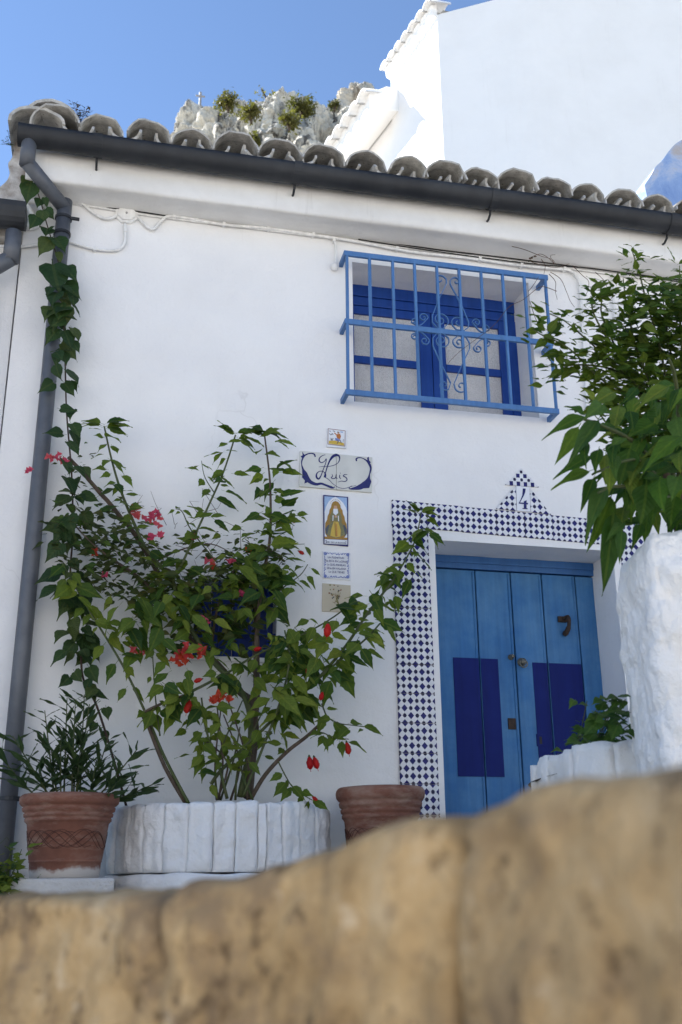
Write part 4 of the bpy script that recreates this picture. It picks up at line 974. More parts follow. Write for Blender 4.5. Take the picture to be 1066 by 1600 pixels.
pxl, pxr = at(174, 1290, -.12).x, at(515, 1280, -.12).x
pc = (pxl+pxr)/2; pr = (pxr-pxl)/2
PD = .56
def plan(u):                                               # u in 0..pi from left to right round the front
    p = Vector((pc-pr*math.cos(u), -PD*math.sin(u)**.9 if u > 0 and u < math.pi else 0, 0)); nn = Vector((-math.cos(u)/pr, -math.sin(u)/PD, 0)).normalized(); return p, nn
pl = thing('round_planter', (pc, -.3, 0)); tag(pl, 'round whitewashed planter of upright slabs with a dark crack, under the flowering shrubs', 'planter')
PZ = .392
# joint positions measured on the front, turned into angles
def ang(px):
    best = min((abs((lambda P: CX+F_PX*(P-CAM).dot(RT)/(P-CAM).dot(FWD))(plan(R(2+a*.5))[0]+Vector((0, 0, .3)))-px), R(2+a*.5)) for a in range(353)); return best[1]
jp = [ang(x) for x in (201, 225, 256, 294.5, 333, 369.5, 404, 416, 442.7, 468, 494, 507)]
js = [R(1)]+[.5*(R(1)+jp[0])]+jp+[R(179)]
for i in range(len(js)-1):
    g_ = .0006 if i not in (8,) else .001
    crack = .006 if i in (8, 9) else 0
    lump_slab(plan, js[i]+g_+(crack if i == 9 else 0), js[i+1]-g_-(crack if i == 8 else 0), .105, PZ+rng.uniform(-.006, .006), .07, 'slab', pl, 'planter_wash', i, nu=12)
def plan2(u):
    p, nn = plan(u); return p+nn*.012, nn
lump_slab(plan2, R(.5), R(179.5), -.03, .098, .09, 'plinth', pl, 'planter_wash', 40, nu=60, nv=6)
mb = MB(); pts = [plan(R(2+176*i/30))[0]-plan(R(2+176*i/30))[1]*.06 for i in range(31)]; mb.flat([(p.x, p.y, .33) for p in pts]); mb.build('soil', 'soil', pl)
settle(pl)

# ------------------------------------------------------------------ terracotta pots
def pot(name, cx_px, rim_py, w_px, Y, zb, label):
    c = at(cx_px, rim_py, Y); Rr = w_px/F_PX*((c-CAM).dot(FWD))/2*.985; H = c.z-zb
    t = thing(name, (c.x, c.y, zb)); tag(t, label, 'pot', 'terracotta pots')
    f_ = Rr/.28; h = H
    prof = [(.001, 0), (.185*f_, 0), (.192*f_, .004), (.196*f_, .03), (.198*f_, h*.185), (.203*f_, h*.19), (.203*f_, h*.2), (.2*f_, h*.205), (.204*f_, h*.22), (.228*f_, h*.64), (.236*f_, h*.66), (.243*f_, h*.672), (.244*f_, h*.70), (.238*f_, h*.715), (.249*f_, h*.725), (.252*f_, h*.76), (.243*f_, h*.775), (.258*f_, h*.79), (.262*f_, h*.83), (.254*f_, h*.845), (.266*f_, h*.86), (.277*f_, h*.885), (.281*f_, h*.93), (.278*f_, h*.965), (.268*f_, h*.99), (.258*f_, h), (.246*f_, h*.985), (.236*f_, h*.9), (.001, h*.88)]
    mb = MB(); mb.lathe(prof, (0, 0, 0), 56)
    for i, v in enumerate(mb.v):
        a = math.atan2(v[1], v[0]); k = 1+.008*hob((math.cos(a)*2, math.sin(a)*2, v[2]*4), 1, cx_px); mb.v[i] = (v[0]*k, v[1]*k, v[2]*(1+.006*math.sin(a+1)))
    o = mb.build('body', 'terracotta', t, smooth=True)
    # combed wavy lines scratched round the belly
    mb = MB()
    for q_ in range(9):
        ph = q_*.28+rng.uniform(-.2, .2)+(1.5 if q_ > 4 else 0); fr = 4.5+rng.uniform(-.25, .25); am = h*(.085+.012*(q_ % 3)); pts = []
        for k in range(121):
            a = 6.28318*k/120; z = h*.45+am*math.sin(fr*a+ph); rr = (.204+(.228-.204)*(z/h-.22)/.42)*f_*1.006; pts.append((rr*math.cos(a), rr*math.sin(a), z))
        mb.tube(pts[:95+q_*3], .0013, 4, cap=False)
    mb.build('combed_lines', 'pot_groove', t)
    mb = MB(); mb.lathe([(.001, h*.925), (.24*f_, h*.92)], (0, 0, 0), 30); mb.build('soil', 'soil', t)
    return t, c, Rr
LP = at(110, 1243, -.42)
BZ = .085
pot1, pc1, pr1 = pot('terracotta_pot', 110, 1242, 154, -.42, BZ, 'terracotta pot on a white block, planted with narrow dark leaves')
RP = at(594, 1233, -.36)
pot2, pc2, pr2 = pot('terracotta_pot', 594, 1231, 141, -.30, .06, 'terracotta pot with a chipped rim standing beside the tiled door surround')
bx = at(98, 1385, -.42)
mb = MB(); mb.box((-.205, -.20, 0), (.205, .20, BZ)); o = mb.build('white_block', 'block_wash', None, bevel=.012); o.location = (bx.x, -.42, 0)
tag(o, 'rough white masonry block under the left terracotta pot', 'block')
mb = MB(); mb.box((-.21, -.20, 0), (.21, .20, .06)); o = mb.build('white_block', 'block_wash', None, bevel=.012); o.location = (pc2.x, -.30, 0)
tag(o, 'rough white masonry block under the pot beside the door', 'block')

# ------------------------------------------------------------------ pillar and low planter wall on the right
DP = 3.0
pl0 = atd(973, 836, DP); z_top = pl0.z
px0 = atd(986, 1000, DP).x; py0 = atd(986, 1000, DP).y
mb = bmesh.new()
bmesh.ops.create_cube(mb, size=2); bmesh.ops.subdivide_edges(mb, edges=mb.edges, cuts=84, use_grid_fill=True)
dirx = RT0.copy(); diry = Vector((math.sin(YAW), math.cos(YAW), 0))
for v in mb.verts:
    d = v.co.copy(); e = 9; L = (abs(d.x)**e+abs(d.y)**e+abs(d.z)**e)**(1/e); d = d/L
    d.x = max(-1, min(1, d.x))
    w_ = Vector((px0, py0, 0))+dirx*(.335*(d.x+1)+.045)+diry*(.20*(d.y+1)-.06)+Vector((0, 0, (d.z+1)/2*(z_top+.05)))
    nn = (dirx*d.x**7+diry*d.y**7+Vector((0, 0, 1))*d.z**7).normalized()
    a = .050*(.40-noise.voronoi(w_*7.5+Vector((w_.z*2.2, 0, w_.x*2.5)))[0][0])+.024*(.22-abs(hob((w_.x-w_.z*.3, w_.y, w_.z), 12, 3)))+.010*hob(w_, 26, 4)+.006*hob(w_, 58, 5)
    dz = .012*hob((w_.x, w_.y, 0), 9, 8) if d.z > .8 else 0
    v.co = w_+nn*a*(1.0 if d.x > -.9 else .5)+Vector((0, 0, dz))
me = bpy.data.meshes.new('gate_pillar'); mb.to_mesh(me); mb.free(); me.materials.append(MATS['pillar_wash']); me.shade_smooth()
pil = link('gate_pillar', me); tag(pil, 'lumpy whitewashed rubble pillar in front of the door', 'pillar')
zl = .47
a0, a1 = atz(829, 1191, zl), atz(890, 1172, zl); a2 = atz(1000, 1153, zl+.004); 
lw = thing('low_planter_wall', (a1.x, a1.y, 0)); tag(lw, 'low curved whitewashed planter wall joined to the rubble pillar', 'planter')
path = smoothstep_pts([(a0.x+.24, a0.y+.45, 0), (a0.x+.02, a0.y+.05, 0), (a1.x-.02, a1.y-.01, 0), (a2.x-.06, a2.y+.02, 0), (a2.x+.35, a2.y-.10, 0)], 12)
cl = [0]
for a, b in zip(path[:-1], path[1:]): cl.append(cl[-1]+(b-a).length)
def plan3(u):
    u = max(0, min(cl[-1]-1e-6, u))
    for i in range(len(path)-1):
        if cl[i+1] >= u:
            f_ = (u-cl[i])/(cl[i+1]-cl[i]); p = path[i].lerp(path[i+1], f_); tt = (path[min(i+2, len(path)-1)]-path[max(i-1, 0)]).normalized(); return p, Vector((tt.y, -tt.x, 0))
uu = 0; k = 0
while uu < cl[-1]-.02:
    wd_ = rng.uniform(.13, .24); lump_slab(plan3, uu+.0015, min(uu+wd_, cl[-1])-.0015, -.02, zl+rng.uniform(-.007, .004), .09, 'slab', lw, 'planter_wash', 60+k, nu=12, bulge=.006); uu += wd_; k += 1
mb = MB(); mb.flat([(p.x, p.y+.03, zl-.07) for p in path]+[(a2.x+.4, a0.y+.55, zl-.07), (a0.x+.30, a0.y+.55, zl-.07)]); mb.build('soil', 'soil', lw)
mb = MB(); mb.box((a0.x+.30, a0.y+.50, -.02), (a2.x+.4, a0.y+.60, zl-.01)); mb.build('back_wall', 'planter_wash', lw, bevel=.01)
settle(lw)

# ------------------------------------------------------------------ plants
def leaf_tpl(kind, seed):
    rg = random.Random(seed)
    W, asp, curl, fold, pet, ser = {
        'ovate': ([.05, .62, .93, 1, .92, .74, .50, .27, .12, 0], rg.uniform(.44, .58), rg.uniform(.0, .45), rg.uniform(.15, .55), .22, .07),
        'heart': ([.45, .90, 1, .97, .85, .66, .44, .22, .08, 0], .78, rg.uniform(.05, .28), rg.uniform(.10, .45), .22, .03),
        'lance': ([.10, .45, .78, .95, 1, .93, .78, .55, .28, 0], .17, rg.uniform(-.02, .16), rg.uniform(.1, .3), .03, 0),
        'small': ([.08, .60, .92, 1, .95, .80, .58, .34, .14, 0], .52, rg.uniform(0, .22), rg.uniform(.15, .5), .12, 0),
        'big': ([.12, .72, .98, 1, .90, .72, .52, .33, .16, 0], .46, rg.uniform(.10, .38), rg.uniform(.15, .45), .14, .02),
        'bract': ([.25, .75, 1, 1, .92, .76, .55, .32, .12, 0], .72, rg.uniform(-.1, .2), rg.uniform(.2, .6), 0, 0)}[kind]
    n = len(W)-1; vs = []; uv = []; fs = []
    yaw = rg.uniform(-.10, .10); wob = rg.uniform(0, 6)
    if pet:
        vs += [(-.012, -pet, .0), (.012, -pet, 0), (.010, 0, 0), (-.010, 0, 0)]; uv += [(0, 0)]*4; fs.append((0, 1, 2, 3))
    o = len(vs); half = asp/2
    for i, wv in enumerate(W):
        t = i/n; w_ = half*wv*(1+(ser if i % 2 else -ser)); x0 = yaw*t*t; z = -curl*t*t
        b_ = -.06 if kind == 'heart' and i == 0 else 0
        for sgn in (-1, -.5, 0, .5, 1):
            x = x0+sgn*w_; zz = z+fold*abs(sgn*w_)*(1-.35*abs(sgn))+.03*abs(sgn)*math.sin(t*9+wob+sgn*2)
            vs.append((x, t+b_*abs(sgn), zz)); uv.append((sgn*max(wv, .05), t))
    for i in range(n):
        for j in range(4):
            a = o+i*5+j; fs.append((a, a+1, a+6, a+5))
    me = bpy.data.meshes.new('leaf'); me.from_pydata(vs, [], fs); me.update(); me.shade_smooth()
    ul = me.uv_layers.new(name='UVMap')
    for lp in me.loops: ul.data[lp.index].uv = uv[lp.vertex_index]
    return me
TPL = {}
def tpl(kind, mat, i):
    k = (kind, mat, i)
    if k not in TPL: me = leaf_tpl(kind, i*17+5); me.materials.append(MATS[mat]); TPL[k] = me
    return TPL[k]
def frame(p, d, nrm, L):
    d = d.normalized(); nrm = nrm-d*nrm.dot(d); nrm = nrm.normalized() if nrm.length > 1e-4 else d.orthogonal().normalized(); x = d.cross(nrm)
    return Matrix(((x.x*L, d.x*L, nrm.x*L, p.x), (x.y*L, d.y*L, nrm.y*L, p.y), (x.z*L, d.z*L, nrm.z*L, p.z), (0, 0, 0, 1)))
class Plant:
    LIM = 290
    def __init__(s, name, base, label, cat, seed, group=None):
        s.root = thing(name, tuple(base)); tag(s.root, label, cat, group); s.rg = random.Random(seed); s.list = []; s.inv = Matrix.Translation(Vector(base)).inverted()
    def stem(s, pts, r0, r1, mat, name='stem', n=7, k=5, jit=0):
        P = smoothstep_pts(pts, k)
        if jit: P = [p+Vector((hob(p, 12, 1), hob(p, 12, 2), hob(p, 12, 3)))*jit for p in P]
        m = len(P); mb = MB(); mb.tube(P, [r0+(r1-r0)*i/(m-1) for i in range(m)], n); o = mb.build(name, mat, s.root, smooth=True); o.matrix_parent_inverse = s.inv; return P
    def leaf(s, kind, mat, p, d, nrm, L): s.list.append((L, kind, mat, s.rg.randrange(5), frame(Vector(p), Vector(d), Vector(nrm), L)))
    def wig(s, a=1): return Vector((s.rg.uniform(-a, a), s.rg.uniform(-a, a), s.rg.uniform(-a, a)))
    def hang(s, kind, mat, p, L, side, droop=.8, ymax=-.03):
        """a leaf leaving p to one side and drooping, its face towards the light"""
        d = Vector((side*s.rg.uniform(.2, 1), s.rg.uniform(-.8, .25), -droop*s.rg.uniform(.3, 1.3)+s.rg.uniform(-.1, .5)))
        nrm = Vector((s.rg.uniform(-.6, .6), -.8+s.rg.uniform(-.3, .5), .7+s.rg.uniform(-.5, .4)))
        q_ = Vector(p); tip = q_+d.normalized()*L
        if tip.y > ymax: d.y -= (tip.y-ymax)/L*1.1
        pet = d.normalized()*L*.22
        s.leaf(kind, mat, q_+pet, d, nrm, L)
    def along(s, P, kind, mat, n, L0, L1, t0=.1, t1=1, droop=.8, spread=.02, mats=None):
        for i in range(n):
            t = t0+(t1-t0)*(i+s.rg.random()*.8)/n; f_ = t*(len(P)-1); a = int(min(f_, len(P)-2)); p = P[a].lerp(P[a+1], f_-a)+s.wig(spread)
            L = (L0+(L1-L0)*t)*s.rg.choice((.45, .6, .75, .85, .95, 1.1)); m = mat if not mats else s.rg.choices(*mats)[0]
            s.hang(kind, m, p, L, 1 if (i % 2) else -1, droop)
    def done(s):
        s.list.sort(key=lambda e: -e[0]); rest = s.list[s.LIM:]
        for L, kind, mat, i, M_ in s.list[:s.LIM]:
            o = link('leaf', tpl(kind, mat, i), s.root); o.matrix_parent_inverse = s.inv; o.matrix_basis = M_
        if rest:
            mb = MB(); mats = sorted(set(e[2] for e in rest)); uvs = []
            for L, kind, mat, i, M_ in rest:
                me = tpl(kind, mat, i); mb.add([M_ @ v.co for v in me.vertices], [tuple(p.vertices) for p in me.polygons], mats.index(mat))
                uvs += [tuple(x.uv) for x in me.uv_layers[0].data]
            o = mb.build('small_leaves', mats, s.root, smooth=True, fixn=False); ul = o.data.uv_layers.new(name='UVMap')
            for k_, q_ in enumerate(uvs): ul.data[k_].uv = q_
            o.matrix_parent_inverse = s.inv; o['kind'] = 'stuff'
    def part(s, o): o.matrix_parent_inverse = s.inv; return o
def pp(l): return [at(px, py, Y) for px, py, Y in l]

# red-flowered shrub in the round planter
sh = Plant('red_flowered_shrub', (pc, -.3, .4), 'tall leafy shrub with hanging red flowers in the round planter', 'shrub', 21)
GS, BK = 'green_stem', 'bark'
stems = {}
def st(key, l, r0, r1, m): stems[key] = sh.stem(pp(l), r0, r1, m); return stems[key]
st('A', [(296, 1258, -.38), (258, 1185, -.36), (228, 1115, -.34), (192, 1040, -.32), (145, 963, -.30), (117, 915, -.30), (98, 880, -.30)], .008, .003, GS)
st('A2', [(292, 1258, -.36), (258, 1199, -.36), (232, 1135, -.36), (224, 1116, -.36), (245, 1103, -.38), (268, 1094, -.40), (296, 1083, -.42)], .010, .005, BK)
st('D', [(375, 1245, -.30), (392, 1150, -.28), (380, 1085, -.27), (330, 1030, -.26), (285, 960, -.24), (270, 908, -.22), (230, 860, -.20), (205, 807, -.18), (187, 761, -.17), (174, 716, -.16), (163, 666, -.16)], .016, .004, GS)
st('C', [(285, 960, -.24), (271, 908, -.24), (285, 880, -.23), (314, 816, -.22), (348, 741, -.2), (368, 680, -.19)], .008, .004, GS)
st('E', [(385, 1245, -.30), (398, 1120, -.27), (400, 1010, -.24), (408, 920, -.22), (416, 876, -.2), (422, 838, -.19), (423, 786, -.18), (421, 741, -.17), (413, 676, -.17)], .013, .004, BK)
st('F', [(392, 1248, -.34), (415, 1210, -.36), (448, 1175, -.38), (480, 1150, -.40), (511, 1121, -.42)], .011, .007, BK)
st('F2', [(511, 1121, -.42), (503, 1100, -.42), (512, 1120, -.43), (530, 1130, -.44), (550, 1133, -.44), (572, 1136, -.44)], .004, .002, GS)
st('F3', [(490, 1143, -.41), (505, 1145, -.43), (520, 1152, -.44), (545, 1155, -.44)], .003, .002, GS)
st('F4', [(435, 1190, -.38), (445, 1210, -.42), (456, 1228, -.44), (470, 1240, -.45), (488, 1250, -.45)], .0035, .002, GS)
st('G', [(330, 1225, -.34), (347, 1202, -.36), (400, 1150, -.40), (450, 1102, -.42), (497, 1060, -.42), (526, 1036, -.40), (572, 998, -.38), (594, 974, -.36)], .009, .004, GS)
st('H', [(300, 1080, -.42), (322, 1069, -.40), (361, 1048, -.38), (394, 1027, -.37), (440, 1005, -.36), (486, 985, -.34), (530, 958, -.32), (560, 930, -.3)], .007, .003, GS)
st('I', [(500, 1058, -.42), (540, 1010, -.36), (570, 965, -.31), (593, 934, -.27), (612, 910, -.24), (633, 876, -.21), (650, 841, -.19), (658, 802, -.18)], .008, .003, GS)
st('J', [(412, 950, -.22), (442, 919, -.22), (469, 899, -.21), (481, 882, -.2)], .004, .002, GS)
st('J2', [(418, 870, -.2), (438, 852, -.2), (455, 851, -.2), (476, 850, -.2)], .003, .0015, GS)
st('J3', [(423, 822, -.2), (440, 812, -.19), (458, 806, -.18), (472, 806, -.18)], .003, .0015, GS)
st('L1', [(340, 880, -.24), (300, 830, -.22), (285, 800, -.2), (275, 795, -.2)], .004, .002, GS)
st('L2', [(335, 770, -.2), (320, 745, -.19), (315, 720, -.18)], .003, .0015, GS)
st('M1', [(250, 1150, -.38), (243, 1090, -.36), (238, 1015, -.34), (236, 985, -.33)], .004, .002, GS)
st('M2', [(355, 1248, -.36), (340, 1190, -.38), (322, 1140, -.40), (315, 1090, -.42)], .008, .004, GS)
st('M3', [(380, 1245, -.38), (410, 1170, -.42), (440, 1090, -.44), (452, 1030, -.42), (445, 985, -.4)], .007, .004, GS)
for k in range(9):
    a = sh.rg.uniform(330, 400); st('N%d' % k, [(a, 1250, -.34+sh.rg.uniform(-.06, .06)), (a+sh.rg.uniform(-25, 25), 1190, -.36), (a+sh.rg.uniform(-60, 60), 1120+sh.rg.uniform(-30, 30), -.36)], .006, .003, sh.rg.choice((GS, BK)))
LM = (['leaf_shrub', 'leaf_lime'], [5, 1]); LY = (['leaf_shrub', 'leaf_lime'], [5, 3])
px_ = 1/285.
sh.along(stems['D'], 'ovate', 'leaf_shrub', 54, 34*px_, 32*px_, .42, 1, .5, .025)
sh.along(stems['C'], 'ovate', 'leaf_shrub', 46, 38*px_, 32*px_, .15, 1, .5, .04)
sh.along(stems['E'], 'ovate', 'leaf_shrub', 66, 40*px_, 32*px_, .40, 1, .5, .055)
sh.along(stems['A'], 'ovate', 'leaf_lime', 24, 32*px_, 36*px_, .42, 1, 1.1, .02, LY)
sh.along(stems['A2'], 'ovate', 'leaf_lime', 16, 26*px_, 34*px_, .55, 1, 1.1, .03, LY)
sh.along(stems['G'], 'ovate', 'leaf_shrub', 30, 34*px_, 34*px_, .42, 1, 1.0, .05, LM)
sh.along(stems['H'], 'ovate', 'leaf_shrub', 28, 36*px_, 30*px_, .10, 1, .9, .05, LM)
sh.along(stems['I'], 'ovate', 'leaf_shrub', 58, 38*px_, 32*px_, .15, 1, .8, .06)
for q_ in 'DCEI':
    for k in range(8): sh.hang('ovate', 'leaf_shrub', stems[q_][-1]+sh.wig(.012), sh.rg.uniform(22, 34)*px_, (-1, 1)[k % 2], .15)
for q_ in ('J', 'J2', 'J3', 'L1', 'L2'): sh.along(stems[q_], 'ovate', 'leaf_shrub', 8, 24*px_, 19*px_, .2, 1, .6, .012)
for q_ in ('F2', 'F3', 'F4'): sh.along(stems[q_], 'ovate', 'leaf_shrub', 11, 22*px_, 24*px_, .2, 1, .9, .012)
sh.along(stems['M2'], 'ovate', 'leaf_lime', 22, 26*px_, 32*px_, .2, 1, .9, .05, LY); sh.along(stems['M3'], 'ovate', 'leaf_lime', 26, 30*px_, 36*px_, .45, 1, .9, .05, LY)
sh.along(stems['M1'], 'ovate', 'leaf_lime', 8, 20*px_, 26*px_, .5, 1, .9, .02, LY)
def mass(P_, kind, mats, n, cx, cy, rx, ry, L0, L1, Y0, Y1, droop=.8):
    for i in range(n):
        a = P_.rg.uniform(0, 6.283); r_ = math.sqrt(P_.rg.random())
        p = at(cx+rx*r_*math.cos(a), cy+ry*r_*math.sin(a), P_.rg.uniform(Y0, Y1)); P_.hang(kind, P_.rg.choices(*mats)[0], p, P_.rg.uniform(L0*.7, L1)*px_, P_.rg.choice((-1, 1)), droop)
mass(sh, 'ovate', LM, 50, 405, 905, 60, 45, 24, 42, -.36, -.16)
mass(sh, 'ovate', LY, 66, 370, 1150, 80, 55, 16, 28, -.46, -.26)
mass(sh, 'ovate', LM, 24, 240, 965, 60, 45, 28, 42, -.42, -.28, 1.1)
mass(sh, 'ovate', LY, 15, 275, 1062, 30, 35, 28, 40, -.48, -.38, 1.1)
mass(sh, 'ovate', LY, 26, 445, 1070, 40, 45, 28, 44, -.48, -.36, 1.1)
mass(sh, 'ovate', LM, 26, 490, 1000, 55, 45, 26, 40, -.46, -.3, 1.0)
def red_flower(p, L, tilt_=(0, 0)):
    mb = MB(); mb.lathe([(.001, 0), (.0045, -.004), (.006, -.010)], (0, 0, 0), 8, 1)
    k = [(.004, -.008), (.010, -.018), (.014, -.03), (.0145, -.042), (.012, -.052), (.006, -.060), (.001, -.062)]
    n = 10; vs = []
    for i, (r_, z) in enumerate(k):
        for j in range(n):
            a = 6.28318*j/n+i*.35; rr = r_*(1+.18*math.cos(5*a)); vs.append((rr*math.cos(a), rr*math.sin(a), z))
    mb.add(vs, [(i*n+j, i*n+(j+1) % n, (i+1)*n+(j+1) % n, (i+1)*n+j) for i in range(len(k)-1) for j in range(n)], 0)
    mb.tube([(0, 0, -.055), (.001, 0, -.072)], .0012, 4)
    M_ = Matrix.Translation(p) @ Matrix.Rotation(tilt_[0], 4, 'X') @ Matrix.Rotation(tilt_[1], 4, 'Y') @ Matrix.Scale(L/.065, 4); mb.v = [tuple(M_ @ Vector(v)) for v in mb.v]
    sh.part(mb.build('flower', ['petal_red', 'green_stem'], sh.root, smooth=True))
for px, py, L, Y, tl in ((296, 1094, 24, -.47, (0, .15)), (483, 1185, 21, -.42, (0, -.1)), (490, 1186, 20, -.41, (0, -.3)), (541, 1163, 20, -.44, (0, -.2)), (513, 977, 24, -.43, (0, .1)), (487, 1249, 12, -.45, (0, -.8)), (318, 1066, 14, -.45, (0, 1.2)), (411, 1018, 14, -.42, (0, 1.3)), (483, 1045, 14, -.45, (0, .2)), (465, 866, 12, -.22, (0, -1.1)), (466, 818, 10, -.2, (0, 1.0)), (505, 1085, 15, -.45, (0, .3))):
    red_flower(at(px, py-6, Y), L*px_*.95, tl)
mass(sh, 'ovate', LM, 34, 320, 940, 70, 50, 22, 36, -.36, -.2)
mass(sh, 'ovate', LY, 34, 230, 960, 75, 70, 18, 34, -.40, -.22, 1.0)
mass(sh, 'ovate', LY, 30, 400, 1030, 90, 50, 18, 32, -.46, -.3, 1.0)
mass(sh, 'ovate', LM, 26, 400, 860, 70, 50, 18, 30, -.3, -.15, .5)
sh.done()

# bougainvillea
bo = Plant('bougainvillea', (at(385, 1250, -.25).x, -.25, .4), 'bougainvillea with a slanting woody trunk and pink bracts against the facade', 'shrub', 33)
B1 = bo.stem(pp([(388, 1250, -.22), (397, 1150, -.2), (395, 1100, -.19), (376, 1080, -.18), (330, 1028, -.16), (290, 990, -.15), (262, 945, -.14), (240, 880, -.13), (190, 808, -.12), (140, 750, -.11), (106, 714, -.10)]), .021, .009, 'bark', 'trunk', 9, 5, .008)
B2 = bo.stem(pp([(262, 945, -.14), (215, 900, -.2), (170, 870, -.22), (135, 840, -.22), (110, 812, -.2)]), .008, .003, 'bark')
B3 = bo.stem(pp([(330, 1028, -.16), (340, 950, -.2), (375, 880, -.2), (430, 860, -.18)]), .008, .003, 'bark')
B4 = bo.stem(pp([(240, 880, -.13), (280, 860, -.16), (330, 850, -.16), (370, 870, -.14)]), .005, .002, 'bark')
B5 = bo.stem(pp([(400, 1120, -.18), (402, 1040, -.17), (400, 960, -.16), (395, 900, -.16)]), .014, .008, 'bark', 'stem', 8, 5, .006)
BM = (['leaf_bougain', 'leaf_shrub'], [8, 2])
for P_, nn_, a_0 in ((B1, 90, .5), (B2, 70, .1), (B3, 60, .1), (B4, 50, .1)): bo.along(P_, 'small', 'leaf_bougain', nn_, 15*px_, 12*px_, a_0, 1, .5, .09, BM)
mass(bo, 'small', BM, 260, 190, 880, 70, 60, 10, 19, -.34, -.10, .5)
mass(bo, 'small', BM, 220, 300, 960, 95, 70, 11, 22, -.32, -.08, .5)
mass(bo, 'small', BM, 150, 390, 880, 60, 30, 9, 17, -.26, -.08, .4)
mass(bo, 'small', BM, 110, 130, 840, 60, 70, 10, 20, -.34, -.12, .5)
mass(bo, 'small', BM, 150, 350, 935, 75, 50, 11, 22, -.34, -.1, .5)
mass(bo, 'small', BM, 30, 400, 1000, 60, 40, 14, 24, -.3, -.1, .6)
for k in range(46):
    a = bo.rg.uniform(150, 440); b = bo.rg.uniform(800, 930); mb = MB(); p0 = at(a, b, -.16); p1 = p0+Vector((bo.rg.uniform(-.10, .10), bo.rg.uniform(-.05, .03), bo.rg.uniform(-.02, .12))); p2 = p1+Vector((bo.rg.uniform(-.06, .06), 0, bo.rg.uniform(-.01, .07)))
    mb.tube([p0, p1, p2], [.0018, .0013, .0008], 4); bo.part(mb.build('twig', 'bark', bo.root))
def bracts(px, py, Y, n, spread, mat):
    if n < 3: n, spread = 3, .006
    mb = MB(); c = at(px, py, Y); uvs = []
    for i in range(n):
        p = c+Vector((bo.rg.gauss(0, spread), bo.rg.gauss(0, spread*.5), bo.rg.gauss(0, spread*.6))); d0 = bo.wig().normalized()
        for k in range(3):
            M_ = frame(p, Vector((math.cos(k*2.1+i), -.5, math.sin(k*2.1+i)))+bo.wig(.4), Vector((0, -1, .3))+bo.wig(.4), bo.rg.uniform(.018, .027)); me = tpl('bract', mat, i % 5)
            mb.add([M_ @ v.co for v in me.vertices], [tuple(q_.vertices) for q_ in me.polygons]); uvs += [tuple(x.uv) for x in me.uv_layers[0].data]
    o = mb.build('flower', mat, bo.root, smooth=True, fixn=False); ul = o.data.uv_layers.new(name='UVMap')
    for k_, q_ in enumerate(uvs): ul.data[k_].uv = q_
    bo.part(o)
for a in ((76, 715, -.2, 3, .012, 'petal_pink'), (88, 716, -.2, 4, .014, 'petal_pink'), (98, 722, -.2, 2, .010, 'petal_pink'), (47, 736, -.24, 1, .006, 'petal_pink'),
          (216, 800, -.2, 8, .022, 'petal_pink'), (238, 806, -.2, 10, .024, 'petal_pink'), (245, 816, -.2, 5, .02, 'petal_pink'), (238, 838, -.2, 1, .006, 'petal_pink'), (251, 836, -.2, 1, .006, 'petal_pink'), (149, 863, -.24, 3, .010, 'petal_orange'),
          (305, 839, -.22, 2, .008, 'petal_pink'), (326, 876, -.24, 3, .012, 'petal_pink'), (332, 884, -.24, 1, .006, 'petal_orange'), (362, 877, -.24, 2, .009, 'petal_pink'), (163, 898, -.26, 2, .008, 'petal_pink'), (318, 968, -.34, 2, .010, 'petal_pink'), (322, 976, -.34, 1, .006, 'petal_pink'), (376, 928, -.3, 1, .008, 'petal_pink'),
          (290, 1022, -.4, 12, .030, 'petal_orange'), (312, 1020, -.4, 12, .028, 'petal_orange'), (275, 1032, -.4, 8, .024, 'petal_orange'), (345, 1088, -.42, 7, .020, 'petal_orange'), (333, 1092, -.42, 4, .014, 'petal_orange'), (356, 1091, -.42, 3, .010, 'petal_orange'), (210, 1016, -.3, 2, .012, 'petal_pink'), (226, 1018, -.3, 1, .008, 'petal_pink'), (385, 862, -.2, 2, .012, 'petal_orange')): bracts(*a)
bo.done()

# climbing vine on the drainpipe
vi = Plant('climbing_vine', (at(195, 1255, -.2).x, -.2, .4), 'climbing vine with heart-shaped leaves twining up the drainpipe', 'vine', 44)
V = vi.stem(pp([(198, 1262, -.22), (180, 1195, -.2), (152, 1105, -.18), (130, 1060, -.17), (126, 1010, -.16), (118, 960, -.16), (110, 900, -.15), (114, 830, -.15), (112, 740, -.15), (104, 640, -.15), (101, 530, -.15), (96, 457, -.15), (93, 418, -.15), (84, 385, -.14), (73, 349, -.14), (64, 316, -.14), (54, 286, -.14)]), .006, .0028, 'dark_stem', k=6)
def vl(px0, py0, px1, py1, Y=-.16):
    b_ = at(px0, py0, Y+vi.rg.uniform(-.03, .03)); tp = at(px1, py1, Y-vi.rg.uniform(.0, .07)); vi.leaf('heart', 'leaf_vine', b_, tp-b_, Vector((vi.rg.uniform(-.5, .5), -1, vi.rg.uniform(.1, .7))), (tp-b_).length*1.06)
for u0, v0, u1, v1 in ((330, 130, 300, 230), (370, 200, 310, 430), (490, 390, 430, 470), (540, 510, 640, 620), (530, 370, 560, 490), (520, 530, 480, 690), (440, 600, 370, 730), (570, 740, 530, 800), (580, 760, 640, 690), (600, 870, 440, 1035), (660, 850, 770, 960), (690, 1020, 730, 1150), (630, 1170, 680, 1480), (760, 1210, 925, 1330), (770, 1400, 930, 1523)):
    vl(u0/7.614, 260+v0/7.614, u1/7.614, 260+v1/7.614)
